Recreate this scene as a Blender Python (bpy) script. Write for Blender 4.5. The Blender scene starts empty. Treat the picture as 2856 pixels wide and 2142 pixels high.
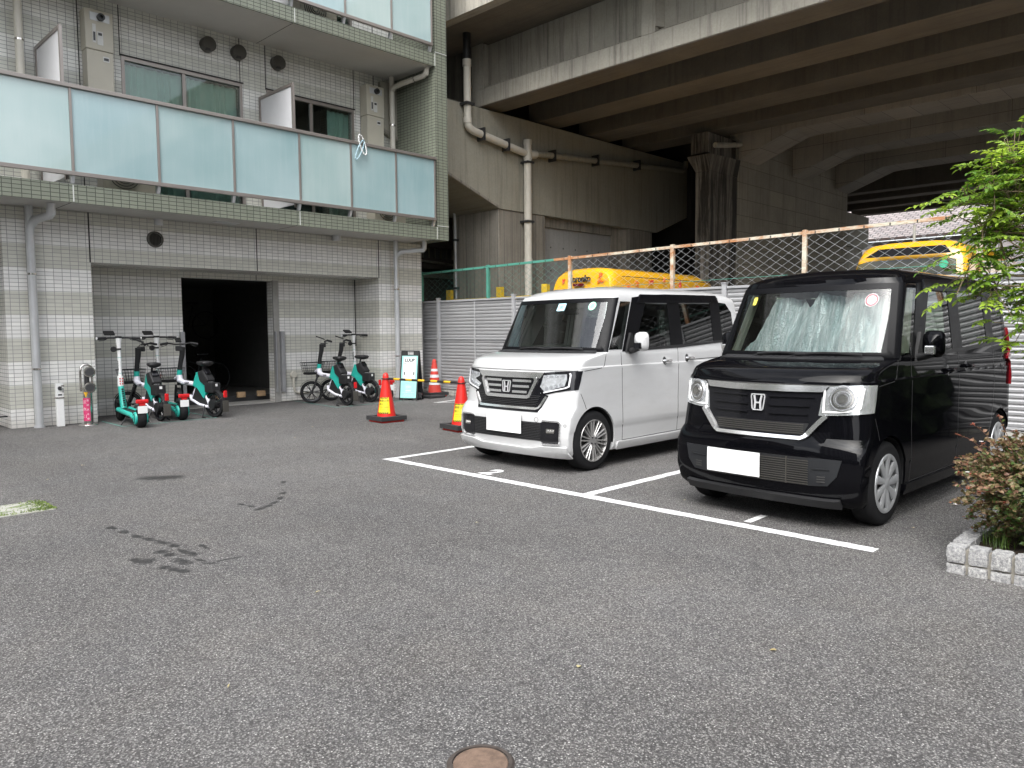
import bpy, bmesh, math, random
from mathutils import Vector, Matrix
random.seed(7)
PI = math.pi
SC = bpy.context.scene
COL = SC.collection
R = math.radians

# ------------------------------------------------------------------ mesh builder
class MB:
    def __init__(s):
        s.v = []; s.f = []
    def add(s, vs, fs):
        o = len(s.v)
        s.v += [tuple(p) for p in vs]
        s.f += [tuple(i + o for i in f) for f in fs]
        return s
    def box(s, x0, x1, y0, y1, z0, z1):
        vs = [(x, y, z) for z in (z0, z1) for y in (y0, y1) for x in (x0, x1)]
        return s.add(vs, [(0, 2, 3, 1), (4, 5, 7, 6), (0, 1, 5, 4), (2, 6, 7, 3), (0, 4, 6, 2), (1, 3, 7, 5)])
    def prism(s, poly, ax, a, b):
        # poly in the two axes other than ax (order x,y,z kept), extruded from a to b along ax
        def P(p, t):
            q = list(p); q.insert(ax, t); return tuple(q)
        n = len(poly)
        vs = [P(p, a) for p in poly] + [P(p, b) for p in poly]
        fs = [tuple(range(n)), tuple(range(2 * n - 1, n - 1, -1))]
        fs += [(i, i + n, (i + 1) % n + n, (i + 1) % n) for i in range(n)]
        return s.add(vs, fs)
    def tube(s, pts, r, n=10, caps=True, flat=None):
        pts = [Vector(p) for p in pts]
        rs = r if isinstance(r, (list, tuple)) else [r] * len(pts)
        rings = []; up = None
        for i, p in enumerate(pts):
            if i == 0: t = pts[1] - p
            elif i == len(pts) - 1: t = p - pts[i - 1]
            else: t = (pts[i + 1] - p).normalized() + (p - pts[i - 1]).normalized()
            if t.length < 1e-9: t = pts[i] - pts[i - 1]
            t.normalize()
            if up is None:
                up = Vector((0, 0, 1)) if abs(t.z) < .9 else Vector((1, 0, 0))
            a = (up - t * up.dot(t)).normalized(); up = a
            b = t.cross(a)
            k = 1.0
            if 0 < i < len(pts) - 1:
                c = (pts[i + 1] - p).normalized().dot((p - pts[i - 1]).normalized())
                k = min(1 / max(math.sqrt(max((1 + c) / 2, .05)), .4), 1.6)
            fl = flat or 1
            rings.append([p + (a * math.cos(2 * PI * j / n) * fl + b * math.sin(2 * PI * j / n)) * rs[i] * (k if k < 1.2 else 1.1) for j in range(n)])
        vs = [q for rr in rings for q in rr]
        fs = []
        for i in range(len(pts) - 1):
            for j in range(n):
                fs.append((i * n + j, i * n + (j + 1) % n, (i + 1) * n + (j + 1) % n, (i + 1) * n + j))
        if caps:
            fs.append(tuple(range(n - 1, -1, -1))); fs.append(tuple(range((len(pts) - 1) * n, len(pts) * n)))
        return s.add(vs, fs)
    def cyl(s, c, ax, r, h, n=24, r2=None):
        # from c along axis vector ax for length h
        ax = Vector(ax).normalized(); c = Vector(c)
        return s.tube([c, c + ax * h], [r, r if r2 is None else r2], n)
    def lathe(s, prof, c, ax, n=32):
        # prof: list (r, t) along the axis
        ax = Vector(ax).normalized(); c = Vector(c)
        u = Vector((0, 0, 1)) if abs(ax.z) < .9 else Vector((1, 0, 0))
        u = (u - ax * u.dot(ax)).normalized(); w = ax.cross(u)
        m = len(prof); vs = []; fs = []
        for j in range(n):
            an = 2 * PI * j / n
            for (r, t) in prof:
                vs.append(c + ax * t + (u * math.cos(an) + w * math.sin(an)) * r)
        for j in range(n):
            for i in range(m - 1):
                a = j * m + i; b = ((j + 1) % n) * m + i
                fs.append((a, b, b + 1, a + 1))
        return s.add(vs, fs)
    def quad(s, a, b, c, d):
        return s.add([a, b, c, d], [(0, 1, 2, 3)])
    def islands(s):
        par = list(range(len(s.v)))
        def fd(a):
            while par[a] != a: par[a] = par[par[a]]; a = par[a]
            return a
        for f in s.f:
            for i in f[1:]: par[fd(i)] = fd(f[0])
        gr = {}
        for f in s.f: gr.setdefault(fd(f[0]), []).append(f)
        out = []
        for fs in gr.values():
            ids = sorted(set(i for f in fs for i in f)); mp = {k: n for n, k in enumerate(ids)}
            m = MB(); m.v = [s.v[i] for i in ids]; m.f = [tuple(mp[i] for i in f) for f in fs]; out.append(m)
        return out
    def build(s, name, mat, parent=None, smooth=None, bevel=0, world=True, label=None, recalc=True, xf=None, split=False):
        if split:
            return [m.build(name, mat, parent, smooth, bevel, world, label, recalc, xf) for m in s.islands()][0]
        me = bpy.data.meshes.new(name)
        vs = s.v
        if xf is not None: vs = [tuple(xf @ Vector(p)) for p in vs]
        me.from_pydata(vs, [], s.f)
        bm = bmesh.new(); bm.from_mesh(me)
        if recalc: bmesh.ops.recalc_face_normals(bm, faces=bm.faces)
        if bevel:
            es = [e for e in bm.edges if len(e.link_faces) == 2 and e.calc_face_angle(0) > .6]
            bmesh.ops.bevel(bm, geom=es, offset=bevel, segments=2, affect='EDGES', profile=.6, clamp_overlap=True)
        uv = bm.loops.layers.uv.new('UVMap')
        for f in bm.faces:
            n = f.normal; k = max(range(3), key=lambda i: abs(n[i]))
            for l in f.loops:
                p = l.vert.co
                l[uv].uv = (p.y, p.z) if k == 0 else (p.x, p.z) if k == 1 else (p.x, p.y)
        bm.to_mesh(me); bm.free()
        if smooth:
            me.shade_smooth(); me.set_sharp_from_angle(angle=R(smooth))
        me.materials.append(mat)
        o = bpy.data.objects.new(name, me); COL.objects.link(o)
        if parent is not None:
            o.parent = parent
            if world: o.matrix_parent_inverse = pw(parent).inverted()
        if label: o['label'] = label
        return o

def pw(o):
    m = o.matrix_basis.copy()
    if o.parent is not None: m = pw(o.parent) @ o.matrix_parent_inverse @ m
    return m

def thing(name, label, cat, loc=(0, 0, 0), rz=0, group=None):
    o = bpy.data.objects.new(name, None); COL.objects.link(o)
    o.location = loc; o.rotation_euler = (0, 0, rz); o.empty_display_size = .2
    o['label'] = label; o['category'] = cat
    if group: o['group'] = group
    return o

def tag(o, label=None, cat=None, group=None, kind=None):
    if label: o['label'] = label
    if cat: o['category'] = cat
    if group: o['group'] = group
    if kind: o['kind'] = kind
    return o

def copy_tree(o, parent=None):
    c = o.copy(); COL.objects.link(c)
    if parent is not None: c.parent = parent
    for ch in [q for q in bpy.data.objects if q.parent is o]:
        copy_tree(ch, c)
    return c

def text_mesh(txt, size, mat, name, parent, loc, rot, ext=.001, align='CENTER', label=None, sx=1.0, bold=0.0):
    cu = bpy.data.curves.new('txt', 'FONT'); cu.body = txt; cu.size = size; cu.extrude = ext
    cu.align_x = align; cu.align_y = 'CENTER'; cu.resolution_u = 3; cu.offset = bold
    to = bpy.data.objects.new('txt', cu); COL.objects.link(to)
    bpy.context.view_layer.update()
    dg = bpy.context.evaluated_depsgraph_get()
    me = bpy.data.meshes.new_from_object(to.evaluated_get(dg))
    bpy.data.objects.remove(to)
    M = Matrix.Translation(loc) @ rot.to_4x4() @ Matrix.Diagonal((sx, 1, 1, 1))
    me.transform(M)
    me.name = name
    me.materials.clear(); me.materials.append(mat)
    o = bpy.data.objects.new(name, me); COL.objects.link(o)
    if parent is not None:
        o.parent = parent
        o.matrix_parent_inverse = pw(parent).inverted()
    if label: o['label'] = label
    return o

def axes(x, y):
    x = Vector(x).normalized(); y = Vector(y).normalized(); z = x.cross(y)
    return Matrix((x, y, z)).transposed()

# ------------------------------------------------------------------ materials
class NT:
    def __init__(s, name):
        s.m = bpy.data.materials.new(name); s.m.use_nodes = True
        s.t = s.m.node_tree; s.t.nodes.clear()
        s.out = s.n('ShaderNodeOutputMaterial')
    def n(s, t, **k):
        nd = s.t.nodes.new(t)
        for a, b in k.items(): setattr(nd, a, b)
        return nd
    def l(s, a, b): s.t.links.new(a, b)
    def put(s, nd, i, v):
        if v is None: return
        if hasattr(v, 'is_output') or hasattr(v, 'links') and hasattr(v, 'node'): s.l(v, nd.inputs[i])
        else: nd.inputs[i].default_value = v
    def math(s, op, a, b=None, c=None, clamp=False):
        nd = s.n('ShaderNodeMath', operation=op, use_clamp=clamp)
        for i, v in enumerate((a, b, c)): s.put(nd, i, v)
        return nd.outputs[0]
    def coord(s, which='Object'):
        return s.n('ShaderNodeTexCoord').outputs[which]
    def mapping(s, vec, sc=(1, 1, 1), loc=(0, 0, 0), rot=(0, 0, 0)):
        nd = s.n('ShaderNodeMapping'); s.l(vec, nd.inputs[0])
        nd.inputs['Scale'].default_value = sc; nd.inputs['Location'].default_value = loc; nd.inputs['Rotation'].default_value = rot
        return nd.outputs[0]
    def noise(s, vec, scale, detail=4, rough=.6, out=0, dist=0):
        nd = s.n('ShaderNodeTexNoise'); s.l(vec, nd.inputs['Vector'])
        nd.inputs['Scale'].default_value = scale; nd.inputs['Detail'].default_value = detail
        nd.inputs['Roughness'].default_value = rough; nd.inputs['Distortion'].default_value = dist
        return nd.outputs[out]
    def ramp(s, fac, stops, interp='LINEAR'):
        nd = s.n('ShaderNodeValToRGB'); nd.color_ramp.interpolation = interp
        e = nd.color_ramp.elements
        while len(e) < len(stops): e.new(.5)
        for i, (p, c) in enumerate(stops):
            e[i].position = p; e[i].color = (c if len(c) == 4 else tuple(c) + (1,)) if isinstance(c, (tuple, list)) else (c, c, c, 1)
        s.l(fac, nd.inputs[0]); return nd.outputs[0]
    def mix(s, fac, a, b, mode='MIX'):
        nd = s.n('ShaderNodeMix', data_type='RGBA', blend_type=mode)
        s.put(nd, 0, fac)
        for i, v in ((6, a), (7, b)):
            if isinstance(v, (tuple, list)): v = tuple(v) + (1,) if len(v) == 3 else v
            s.put(nd, i, v)
        return nd.outputs[2]
    def bump(s, h, st=.3, dist=.01):
        nd = s.n('ShaderNodeBump'); s.l(h, nd.inputs['Height'])
        nd.inputs['Strength'].default_value = st; nd.inputs['Distance'].default_value = dist
        return nd.outputs[0]
    def bsdf(s, col, rough=.5, metal=0, normal=None, coat=0, spec=None, **k):
        b = s.n('ShaderNodeBsdfPrincipled')
        if isinstance(col, (tuple, list)): col = tuple(col) + (1,) if len(col) == 3 else col
        s.put(b, 'Base Color', col); s.put(b, 'Roughness', rough); s.put(b, 'Metallic', metal)
        if normal is not None: s.l(normal, b.inputs['Normal'])
        if coat: b.inputs['Coat Weight'].default_value = coat; b.inputs['Coat Roughness'].default_value = .03
        if spec is not None: b.inputs['Specular IOR Level'].default_value = spec
        for a, v in k.items(): s.put(b, a.replace('_', ' '), v)
        s.l(b.outputs[0], s.out.inputs[0]); return b

def c3(c, k=1.0): return tuple(max(min(x * k, 1), 0) for x in c[:3])

def pmat(name, col, rough=.5, metal=0, var=.12, scale=6, bump=0, bscale=60, coat=0, spec=None, rvar=.1):
    t = NT(name); v = t.coord()
    n = t.noise(v, scale, 5, .65)
    c = t.mix(t.ramp(n, [(.3, 0.), (.7, 1.)]), c3(col, 1 - var), c3(col, 1 + var))
    r = t.math('MULTIPLY_ADD', n, rvar * 2, rough - rvar, clamp=True)
    nb = t.bump(t.noise(v, bscale, 3), bump, .005) if bump else None
    t.bsdf(c, r, metal, nb, coat, spec)
    return t.m

def tile_mat(name, cw, cg, mortar, band=True, lines=.0045, mvar=0.0, bumpd=.002):
    t = NT(name); uv = t.coord('UV')
    b = t.n('ShaderNodeTexBrick', offset=0.0, offset_frequency=2, squash=1.0)
    t.l(uv, b.inputs['Vector'])
    for k, v in (('Scale', 1.0), ('Mortar Size', lines), ('Mortar Smooth', .15), ('Bias', 0.0), ('Brick Width', .113), ('Row Height', .0565)):
        b.inputs[k].default_value = v
    b.inputs['Color1'].default_value = (0, 0, 0, 1); b.inputs['Color2'].default_value = (1, 1, 1, 1); b.inputs['Mortar'].default_value = (.5, .5, .5, 1)
    fac = b.outputs['Fac']
    sep = t.n('ShaderNodeSeparateXYZ'); t.l(uv, sep.inputs[0])
    if band:
        z = t.math('SUBTRACT', sep.outputs[1], .2725 - .678 * 4 )
        m = t.math('MODULO', z, .678)
        g = t.math('LESS_THAN', m, .339)
        base = t.mix(g, cw, cg)
    else:
        base = t.mix(t.noise(uv, .8, 2), c3(cw, .93), c3(cw, 1.07))
    pertile = t.mix(b.outputs['Color'], (.92, .92, .92), (1.05, 1.05, 1.04))
    base = t.mix(1.0, base, pertile, 'MULTIPLY')
    st = t.noise(t.mapping(uv, (3, .35, 1)), 1.2, 5, .7)
    dz = t.math('ADD', sep.outputs[1], t.math('MULTIPLY_ADD', t.noise(uv, 5, 5, .7), .5, -.25))
    base = t.mix(t.ramp(t.math('MULTIPLY', dz, 2.0), [(.05, .55), (.35, 0.)]), base, t.mix(1.0, base, (.62, .59, .54), 'MULTIPLY'))
    base = t.mix(t.ramp(st, [(.35, .75), (.7, 1.)]), t.mix(1.0, base, (.82, .81, .78), 'MULTIPLY'), base)
    mc = mortar
    if mvar:
        mc = t.mix(t.ramp(t.noise(uv, 2.3, 3), [(.42, 0.), (.58, 1.)]), mortar, c3(mortar, mvar))
    col = t.mix(fac, base, mc)
    inv = t.math('SUBTRACT', 1.0, fac)
    rg = t.math('MULTIPLY_ADD', fac, .5, .32)
    t.bsdf(col, rg, 0, t.bump(inv, .6, bumpd))
    return t.m

def concrete(name, col, streak=.35, blotch=.2, planks=0, dirt=(.05, .045, .04), rough=.85, dark=.0, psize=(1.8, .45)):
    t = NT(name); uv = t.coord('UV'); ob = t.coord()
    base = t.mix(t.ramp(t.noise(ob, .9, 6, .65), [(.3, 0.), (.7, 1.)]), c3(col, 1 - blotch), c3(col, 1 + blotch))
    fine = t.noise(ob, 22, 6, .7)
    base = t.mix(t.ramp(fine, [(.35, .35), (.6, 0.)]), base, c3(col, .7))
    s1 = t.noise(t.mapping(uv, (5.0, .22, 1)), 1.6, 6, .7, dist=.3)
    base = t.mix(t.math('MULTIPLY', t.ramp(s1, [(.5, 0.), (.68, 1.)]), streak), base, dirt)
    s2 = t.noise(t.mapping(uv, (9.0, .35, 1), (3, 1, 0)), 1.3, 5, .7)
    base = t.mix(t.math('MULTIPLY', t.ramp(s2, [(.6, 0.), (.72, 1.)]), streak * .7), base, c3(col, 1.5))
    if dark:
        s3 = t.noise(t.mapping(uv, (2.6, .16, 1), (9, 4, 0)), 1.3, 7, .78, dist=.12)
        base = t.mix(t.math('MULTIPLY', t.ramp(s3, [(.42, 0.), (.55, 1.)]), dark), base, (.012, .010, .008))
    h = fine
    if planks:
        b = t.n('ShaderNodeTexBrick', offset=.0)
        t.l(uv, b.inputs['Vector'])
        for k, v in (('Scale', 1.0), ('Mortar Size', .008), ('Mortar Smooth', .3), ('Brick Width', psize[0]), ('Row Height', psize[1])):
            b.inputs[k].default_value = v
        b.inputs['Color1'].default_value = (.88, .88, .88, 1); b.inputs['Color2'].default_value = (1.1, 1.08, 1.05, 1)
        base = t.mix(1.0, base, b.outputs['Color'], 'MULTIPLY')
        base = t.mix(b.outputs['Fac'], base, c3(col, .45))
    t.bsdf(base, rough, 0, t.bump(h, .35, .01))
    return t.m

def glassy(name, tint=(.6, .7, .68), refl=1.0, rough=.02, dark=0.0):
    t = NT(name)
    tr = t.n('ShaderNodeBsdfTransparent'); tr.inputs[0].default_value = tuple(tint) + (1,)
    gl = t.n('ShaderNodeBsdfGlossy'); gl.inputs['Roughness'].default_value = rough; gl.inputs['Color'].default_value = (1, 1, 1, 1)
    fr = t.n('ShaderNodeFresnel'); fr.inputs[0].default_value = 1.52
    f = t.math('MULTIPLY', fr.outputs[0], refl, clamp=True)
    mx = t.n('ShaderNodeMixShader'); t.l(f, mx.inputs[0]); t.l(tr.outputs[0], mx.inputs[1]); t.l(gl.outputs[0], mx.inputs[2])
    t.l(mx.outputs[0], t.out.inputs[0]); return t.m
# ------------------------------------------------------------------ shared materials
M = {}
M['tile'] = tile_mat('facade_tile', (.82, .805, .785), (.60, .59, .53), (.27, .265, .255), True, .0036)
M['tile2'] = tile_mat('upper_tile', (.80, .795, .765), (.62, .62, .565), (.25, .245, .24), True, .0036)
M['gtile'] = tile_mat('green_tile', (.205, .222, .175), None, (.055, .06, .048), False, .005, 0)
M['soffit'] = pmat('soffit_paint', (.50, .49, .46), .9, var=.06, scale=1.5, bump=.1)
M['alu'] = pmat('bronze_aluminium', (.30, .27, .25), .38, .6, var=.05)
M['silver'] = pmat('galvanised_pipe', (.58, .59, .60), .34, .35, var=.08, scale=4)
M['ivory'] = pmat('ivory_pvc', (.58, .55, .48), .45, var=.06)
M['white'] = pmat('white_paint', (.78, .78, .77), .4, var=.03)
M['offwhite'] = pmat('white_panel', (.66, .66, .68), .5, var=.03)
M['black'] = pmat('black_plastic', (.018, .018, .019), .5, var=.2, spec=.4)
M['blackgloss'] = pmat('black_gloss', (.010, .010, .012), .12, var=.1)
M['darkmetal'] = pmat('dark_metal', (.06, .06, .062), .4, .5)
M['heater'] = pmat('heater_enamel', (.50, .47, .39), .4, var=.03)
M['steel'] = pmat('stainless', (.62, .60, .57), .22, 1.0, var=.1)
M['emblem'] = pmat('emblem_silver', (.75, .75, .76), .35, .5, var=.02)
M['gloss_trim'] = pmat('gloss_trim', (.004, .004, .005), .35, var=.1, spec=.12)
M['chrome'] = pmat('chrome', (.92, .92, .92), .16, .88, var=.02, rvar=.02)
M['vent'] = pmat('vent_bronze', (.085, .08, .07), .4, .3)
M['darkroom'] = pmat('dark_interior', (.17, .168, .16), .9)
M['conc_floor'] = concrete('floor_concrete', (.34, .33, .31), .1, .12)
M['wood'] = pmat('raw_wood', (.45, .30, .17), .7, var=.25, scale=12)
M['white_grout'] = pmat('sealant', (.55, .56, .53), .7)
M['dark_joint'] = pmat('dark_joint', (.035, .034, .033), .8)
M['winglass'] = glassy('window_glass', (.72, .80, .77), 1.0)
def gl_panel():
    t = NT('milky_glass'); v = t.coord()
    n = t.noise(v, .6, 3)
    c = t.mix(t.ramp(n, [(.35, 0.), (.65, 1.)]), (.31, .43, .43), (.42, .525, .52))
    sk = t.noise(t.mapping(v, (7, 1, .5)), 1.5, 6, .75)
    c = t.mix(t.math('MULTIPLY', t.ramp(sk, [(.45, 0.), (.75, 1.)]), .30), c, (.50, .575, .57))
    oi = t.n('ShaderNodeObjectInfo')
    c = t.mix(oi.outputs['Random'], t.mix(1.0, c, (.84, .91, .96), 'MULTIPLY'), t.mix(1.0, c, (1.04, 1.03, 1.01), 'MULTIPLY'))
    t.bsdf(c, .12, 0, None, .9, .5); return t.m
M['milky'] = gl_panel()
def curtain_mat():
    t = NT('lace_curtain'); v = t.coord()
    t.bsdf(t.mix(t.noise(v, 3, 4), (.50, .66, .61), (.72, .84, .79)), .9); return t.m
M['curtain'] = curtain_mat()

# ------------------------------------------------------------------ asphalt
def asphalt():
    t = NT('asphalt'); v = t.coord()
    big = t.noise(v, .35, 5, .6); mid = t.noise(v, 2.2, 5, .65)
    base = t.mix(t.ramp(big, [(.35, 0.), (.68, 1.)]), (.066, .063, .063), (.155, .149, .146))
    base = t.mix(t.math('MULTIPLY', t.ramp(mid, [(.5, 0.), (.72, 1.)]), .5), base, (.066, .063, .063))
    base = t.mix(t.math('MULTIPLY', t.ramp(t.noise(t.mapping(v, loc=(7, 3, 0)), .8, 4, .6), [(.56, 0.), (.75, 1.)]), .35), base, (.118, .108, .092))
    cr = t.noise(t.mapping(v, (.5, 1.1, 1), (2, 5, 0)), 1.1, 8, .7, dist=1.2)
    base = t.mix(t.math('MULTIPLY', t.ramp(cr, [(.485, 0.), (.5, .55), (.515, 0.)]), .8), base, (.05, .048, .048))
    wp = t.noise(t.mapping(v, (1.6, .35, 1), (1, 8, 0), (0, 0, .5)), 1.3, 6, .7)
    base = t.mix(t.math('MULTIPLY', t.ramp(wp, [(.52, 0.), (.64, 1.)]), .4), base, (.155, .15, .146))
    m1 = t.noise(v, 5.5, 7, .78); m2 = t.noise(t.mapping(v, loc=(4, 9, 0)), 1.7, 5, .7)
    base = t.mix(1.0, base, t.mix(t.ramp(m1, [(.3, 0.), (.7, 1.)]), (.82, .82, .83), (1.2, 1.19, 1.18)), 'MULTIPLY')
    base = t.mix(1.0, base, t.mix(t.ramp(m2, [(.35, 0.), (.65, 1.)]), (.98, .99, 1.02), (1.03, 1.0, .97)), 'MULTIPLY')
    # aggregate
    vo = t.n('ShaderNodeTexVoronoi', feature='F1'); t.l(v, vo.inputs['Vector']); vo.inputs['Scale'].default_value = 112; vo.inputs['Randomness'].default_value = 1
    sx = t.n('ShaderNodeSeparateColor'); t.l(vo.outputs['Color'], sx.inputs[0])
    d = vo.outputs['Distance']
    stone = t.math('MULTIPLY', t.math('LESS_THAN', d, .42), t.math('GREATER_THAN', sx.outputs[0], .58))
    bright = t.math('MULTIPLY', t.math('LESS_THAN', d, .30), t.math('GREATER_THAN', sx.outputs[1], .945))
    base = t.mix(t.math('MULTIPLY', stone, .55), base, t.mix(sx.outputs[2], (.06, .06, .065), (.36, .345, .33)))
    base = t.mix(t.math('MULTIPLY', bright, .8), base, (.62, .60, .57))
    vo2 = t.n('ShaderNodeTexVoronoi', feature='F1'); t.l(v, vo2.inputs['Vector']); vo2.inputs['Scale'].default_value = 230
    s2 = t.n('ShaderNodeSeparateColor'); t.l(vo2.outputs['Color'], s2.inputs[0])
    base = t.mix(t.math('MULTIPLY', t.math('GREATER_THAN', s2.outputs[0], .5), .6), base, t.mix(s2.outputs[1], (.02, .02, .021), (.42, .41, .39)))
    pit = t.ramp(d, [(.35, 1.), (.7, 0.)])
    base = t.mix(t.math('MULTIPLY', t.math('SUBTRACT', 1.0, pit), .65), base, (.03, .028, .028))
    # oil / water stains with their own outline
    wob = t.noise(v, 22, 5, .75)
    mask = None
    for (x, y, a, b, rz) in STAINS:
        k_ = 1.8 if b > .05 else 1.25; a, b = a * k_, b * k_
        p = t.mapping(v, (1, 1, 1), (-x, -y, 0))
        p2 = t.mapping(t.mapping(p, rot=(0, 0, -rz)), (1 / a, 1 / b, 0))
        ln = t.n('ShaderNodeVectorMath', operation='LENGTH'); t.l(p2, ln.inputs[0])
        q = t.math('ADD', ln.outputs['Value'], t.math('MULTIPLY_ADD', wob, 3.0, -1.5))
        mk = t.math('MULTIPLY', t.math('SUBTRACT', 1.0, q), 2.5, clamp=True)
        mask = mk if mask is None else t.math('MAXIMUM', mask, mk)
    base = t.mix(t.math('MULTIPLY', mask, .78), base, (.016, .0155, .016))
    h = t.math('ADD', pit, t.math('MULTIPLY', t.noise(v, 200, 3), .5))
    rg = t.math('MULTIPLY_ADD', mask, -.35, .88)
    t.bsdf(base, rg, 0, t.bump(h, .55, .004), 0, .35); return t.m
STAINS = [(1.79, 5.68, 0.062, 0.028, -1.45),
 (1.81, 5.5, 0.062, 0.028, -1.45),
 (1.83, 5.3, 0.062, 0.028, -1.41),
 (1.86, 5.17, 0.062, 0.028, -1.35),
 (1.89, 5.03, 0.062, 0.028, -1.41),
 (1.91, 4.9, 0.062, 0.028, -1.55),
 (1.9, 4.72, 0.062, 0.028, -1.56),
 (1.91, 4.63, 0.062, 0.028, -1.48),
 (1.63, 4.75, 0.046, 0.035, -1.4),
 (1.64, 4.67, 0.046, 0.035, -0.91),
 (1.68, 4.69, 0.046, 0.035, 0.36),
 (1.8, 4.81, 0.046, 0.035, -1.44),
 (1.81, 4.71, 0.046, 0.035, -1.54),
 (1.8, 4.56, 0.046, 0.035, -1.57),
 (1.81, 4.49, 0.046, 0.035, -1.51),
 (1.69, 4.47, 0.042, 0.03, -1.34),
 (1.71, 4.4, 0.042, 0.03, -1.31),
 (1.73, 4.34, 0.042, 0.03, -1.28),
 (2.03, 4.77, 0.033, 0.022, -1.54),
 (2.03, 4.7, 0.033, 0.022, -1.54),
 (1.89, 4.47, 0.042, 0.014, -1.39),
 (1.91, 4.36, 0.042, 0.014, -0.82),
 (1.98, 4.37, 0.042, 0.014, -0.04),
 (2.05, 4.36, 0.042, 0.014, -0.19),
 (2.77, 5.44, 0.056, 0.028, 0.44),
 (2.86, 5.48, 0.056, 0.028, 0.52),
 (2.95, 5.55, 0.056, 0.028, 0.73),
 (3.07, 5.67, 0.056, 0.028, 0.9),
 (3.19, 5.84, 0.056, 0.028, 1.02),
 (3.43, 6.26, 0.056, 0.028, 1.04),
 (2.75, 5.69, 0.04, 0.022, -1.41),
 (2.77, 5.58, 0.04, 0.022, -1.41),
 (2.69, 7.38, 0.084, 0.07, -0.84),
 (2.76, 7.31, 0.084, 0.07, -0.65),
 (2.84, 7.27, 0.084, 0.07, -0.45)]
# the picture's stains rotate with the ground axes
M['asphalt'] = asphalt()
MB().box(-60, 10.9, -60, 13.6, -.5, 0).box(-60, -6, 13.6, 70, -.5, 0).build('asphalt_lot', M['asphalt'])['kind'] = 'structure'
def raised():
    t = NT('raised_paving'); v = t.coord()
    t.bsdf(t.mix(t.noise(v, 3, 6), (.16, .155, .145), (.23, .225, .21)), .9, 0, t.bump(t.noise(v, 120, 3), .4, .004)); return t.m
o = MB().box(10.92, 90, -60, 90, -.5, .4).build('raised_paving', raised()); o['kind'] = 'structure'

M['linepaint'] = None
def linepaint(name, col, wear=.5, thr=.62):
    t = NT(name); v = t.coord()
    n = t.noise(v, 45, 5, .75)
    c = t.mix(t.ramp(n, [(thr, 0.), (thr + .06, 1.)]), col, (.12, .115, .11))
    c = t.mix(t.math('MULTIPLY', t.ramp(t.noise(v, 6, 5), [(.45, 0.), (.75, 1.)]), .25), c, c3(col, .7))
    t.bsdf(c, .75, 0, t.bump(t.noise(v, 150, 3), .5, .003)); return t.m
M['linepaint'] = linepaint('road_paint', (.72, .72, .715), thr=.56)
M['tealpaint'] = linepaint('teal_line_paint', (.10, .30, .26), thr=.52)

def ragged(pts, w, mat, name, seed=1, step=.06, z=.004, j=.006):
    rnd = random.Random(seed); m = MB()
    for a, b in zip(pts[:-1], pts[1:]):
        a = Vector(a); b = Vector(b); d = (b - a); L = d.length; d.normalize(); nrm = Vector((-d.y, d.x))
        n = max(int(L / step), 2); vs = []
        for i in range(n + 1):
            p = a + d * (L * i / n)
            vs.append((p + nrm * (w / 2 + rnd.uniform(-j, j))).to_3d() + Vector((0, 0, z)))
            vs.append((p - nrm * (w / 2 + rnd.uniform(-j, j))).to_3d() + Vector((0, 0, z)))
        m.add(vs, [(2 * i, 2 * i + 1, 2 * i + 3, 2 * i + 2) for i in range(n)])
    o = m.build(name, mat, recalc=False); o['kind'] = 'structure'; return o
ragged([(4.815, 6.60), (4.79, 1.62)], .105, M['linepaint'], 'parking_line', 1)
ragged([(4.868, 6.55), (9.2, 6.50)], .085, M['linepaint'], 'parking_line', 2, z=.0035)
ragged([(4.86, 3.91), (9.2, 3.86)], .095, M['linepaint'], 'parking_line', 3, z=.0035)
ragged([(9.26, 11.16), (10.4, 10.2)], .06, M['linepaint'], 'parking_line', 4)
ragged([(9.28, 11.10), (10.4, 11.35)], .06, M['linepaint'], 'parking_line', 5, z=.0048)
ragged([(3.95, 12.74), (3.93, 11.78)], .03, M['tealpaint'], 'parking_line', 6, j=.004)
ragged([(3.93, 11.78), (5.36, 11.86)], .03, M['tealpaint'], 'parking_line', 7, z=.0046, j=.004)
ragged([(5.36, 11.86), (5.42, 13.5)], .03, M['tealpaint'], 'parking_line', 8, j=.004)
ragged([(7.71, 13.55), (7.53, 11.76)], .03, M['tealpaint'], 'parking_line', 9, j=.004)
ragged([(7.53, 11.76), (9.1, 11.94)], .03, M['tealpaint'], 'parking_line', 10, z=.0046, j=.004)
# slot numbers, read from the lot side
for ch, y, s in (('1', 2.52, .34), ('2', 5.20, .34)):
    o = text_mesh(ch, s, M['linepaint'], 'slot_number', None, (5.02, y, .003), axes((0, -1, 0), (1, 0, 0)), .0008, sx=.9, bold=.012)
    o['kind'] = 'structure'
def worn_conc():
    t = NT('mossy_concrete'); v = t.coord()
    c = t.mix(t.noise(v, 9, 5), (.30, .30, .26), (.42, .41, .38))
    g = t.ramp(t.noise(t.mapping(v, (1, 2, 1)), 5, 5, .7), [(.5, 0.), (.58, 1.)])
    t.bsdf(t.mix(t.math('MULTIPLY', g, .75), c, (.10, .15, .03)), .9, 0, t.bump(t.noise(v, 90, 4), .5, .005)); return t.m
MB().box(.4, 1.70, 6.60, 7.05, -.05, .005).build('drain_cover', worn_conc())['kind'] = 'structure'
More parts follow.
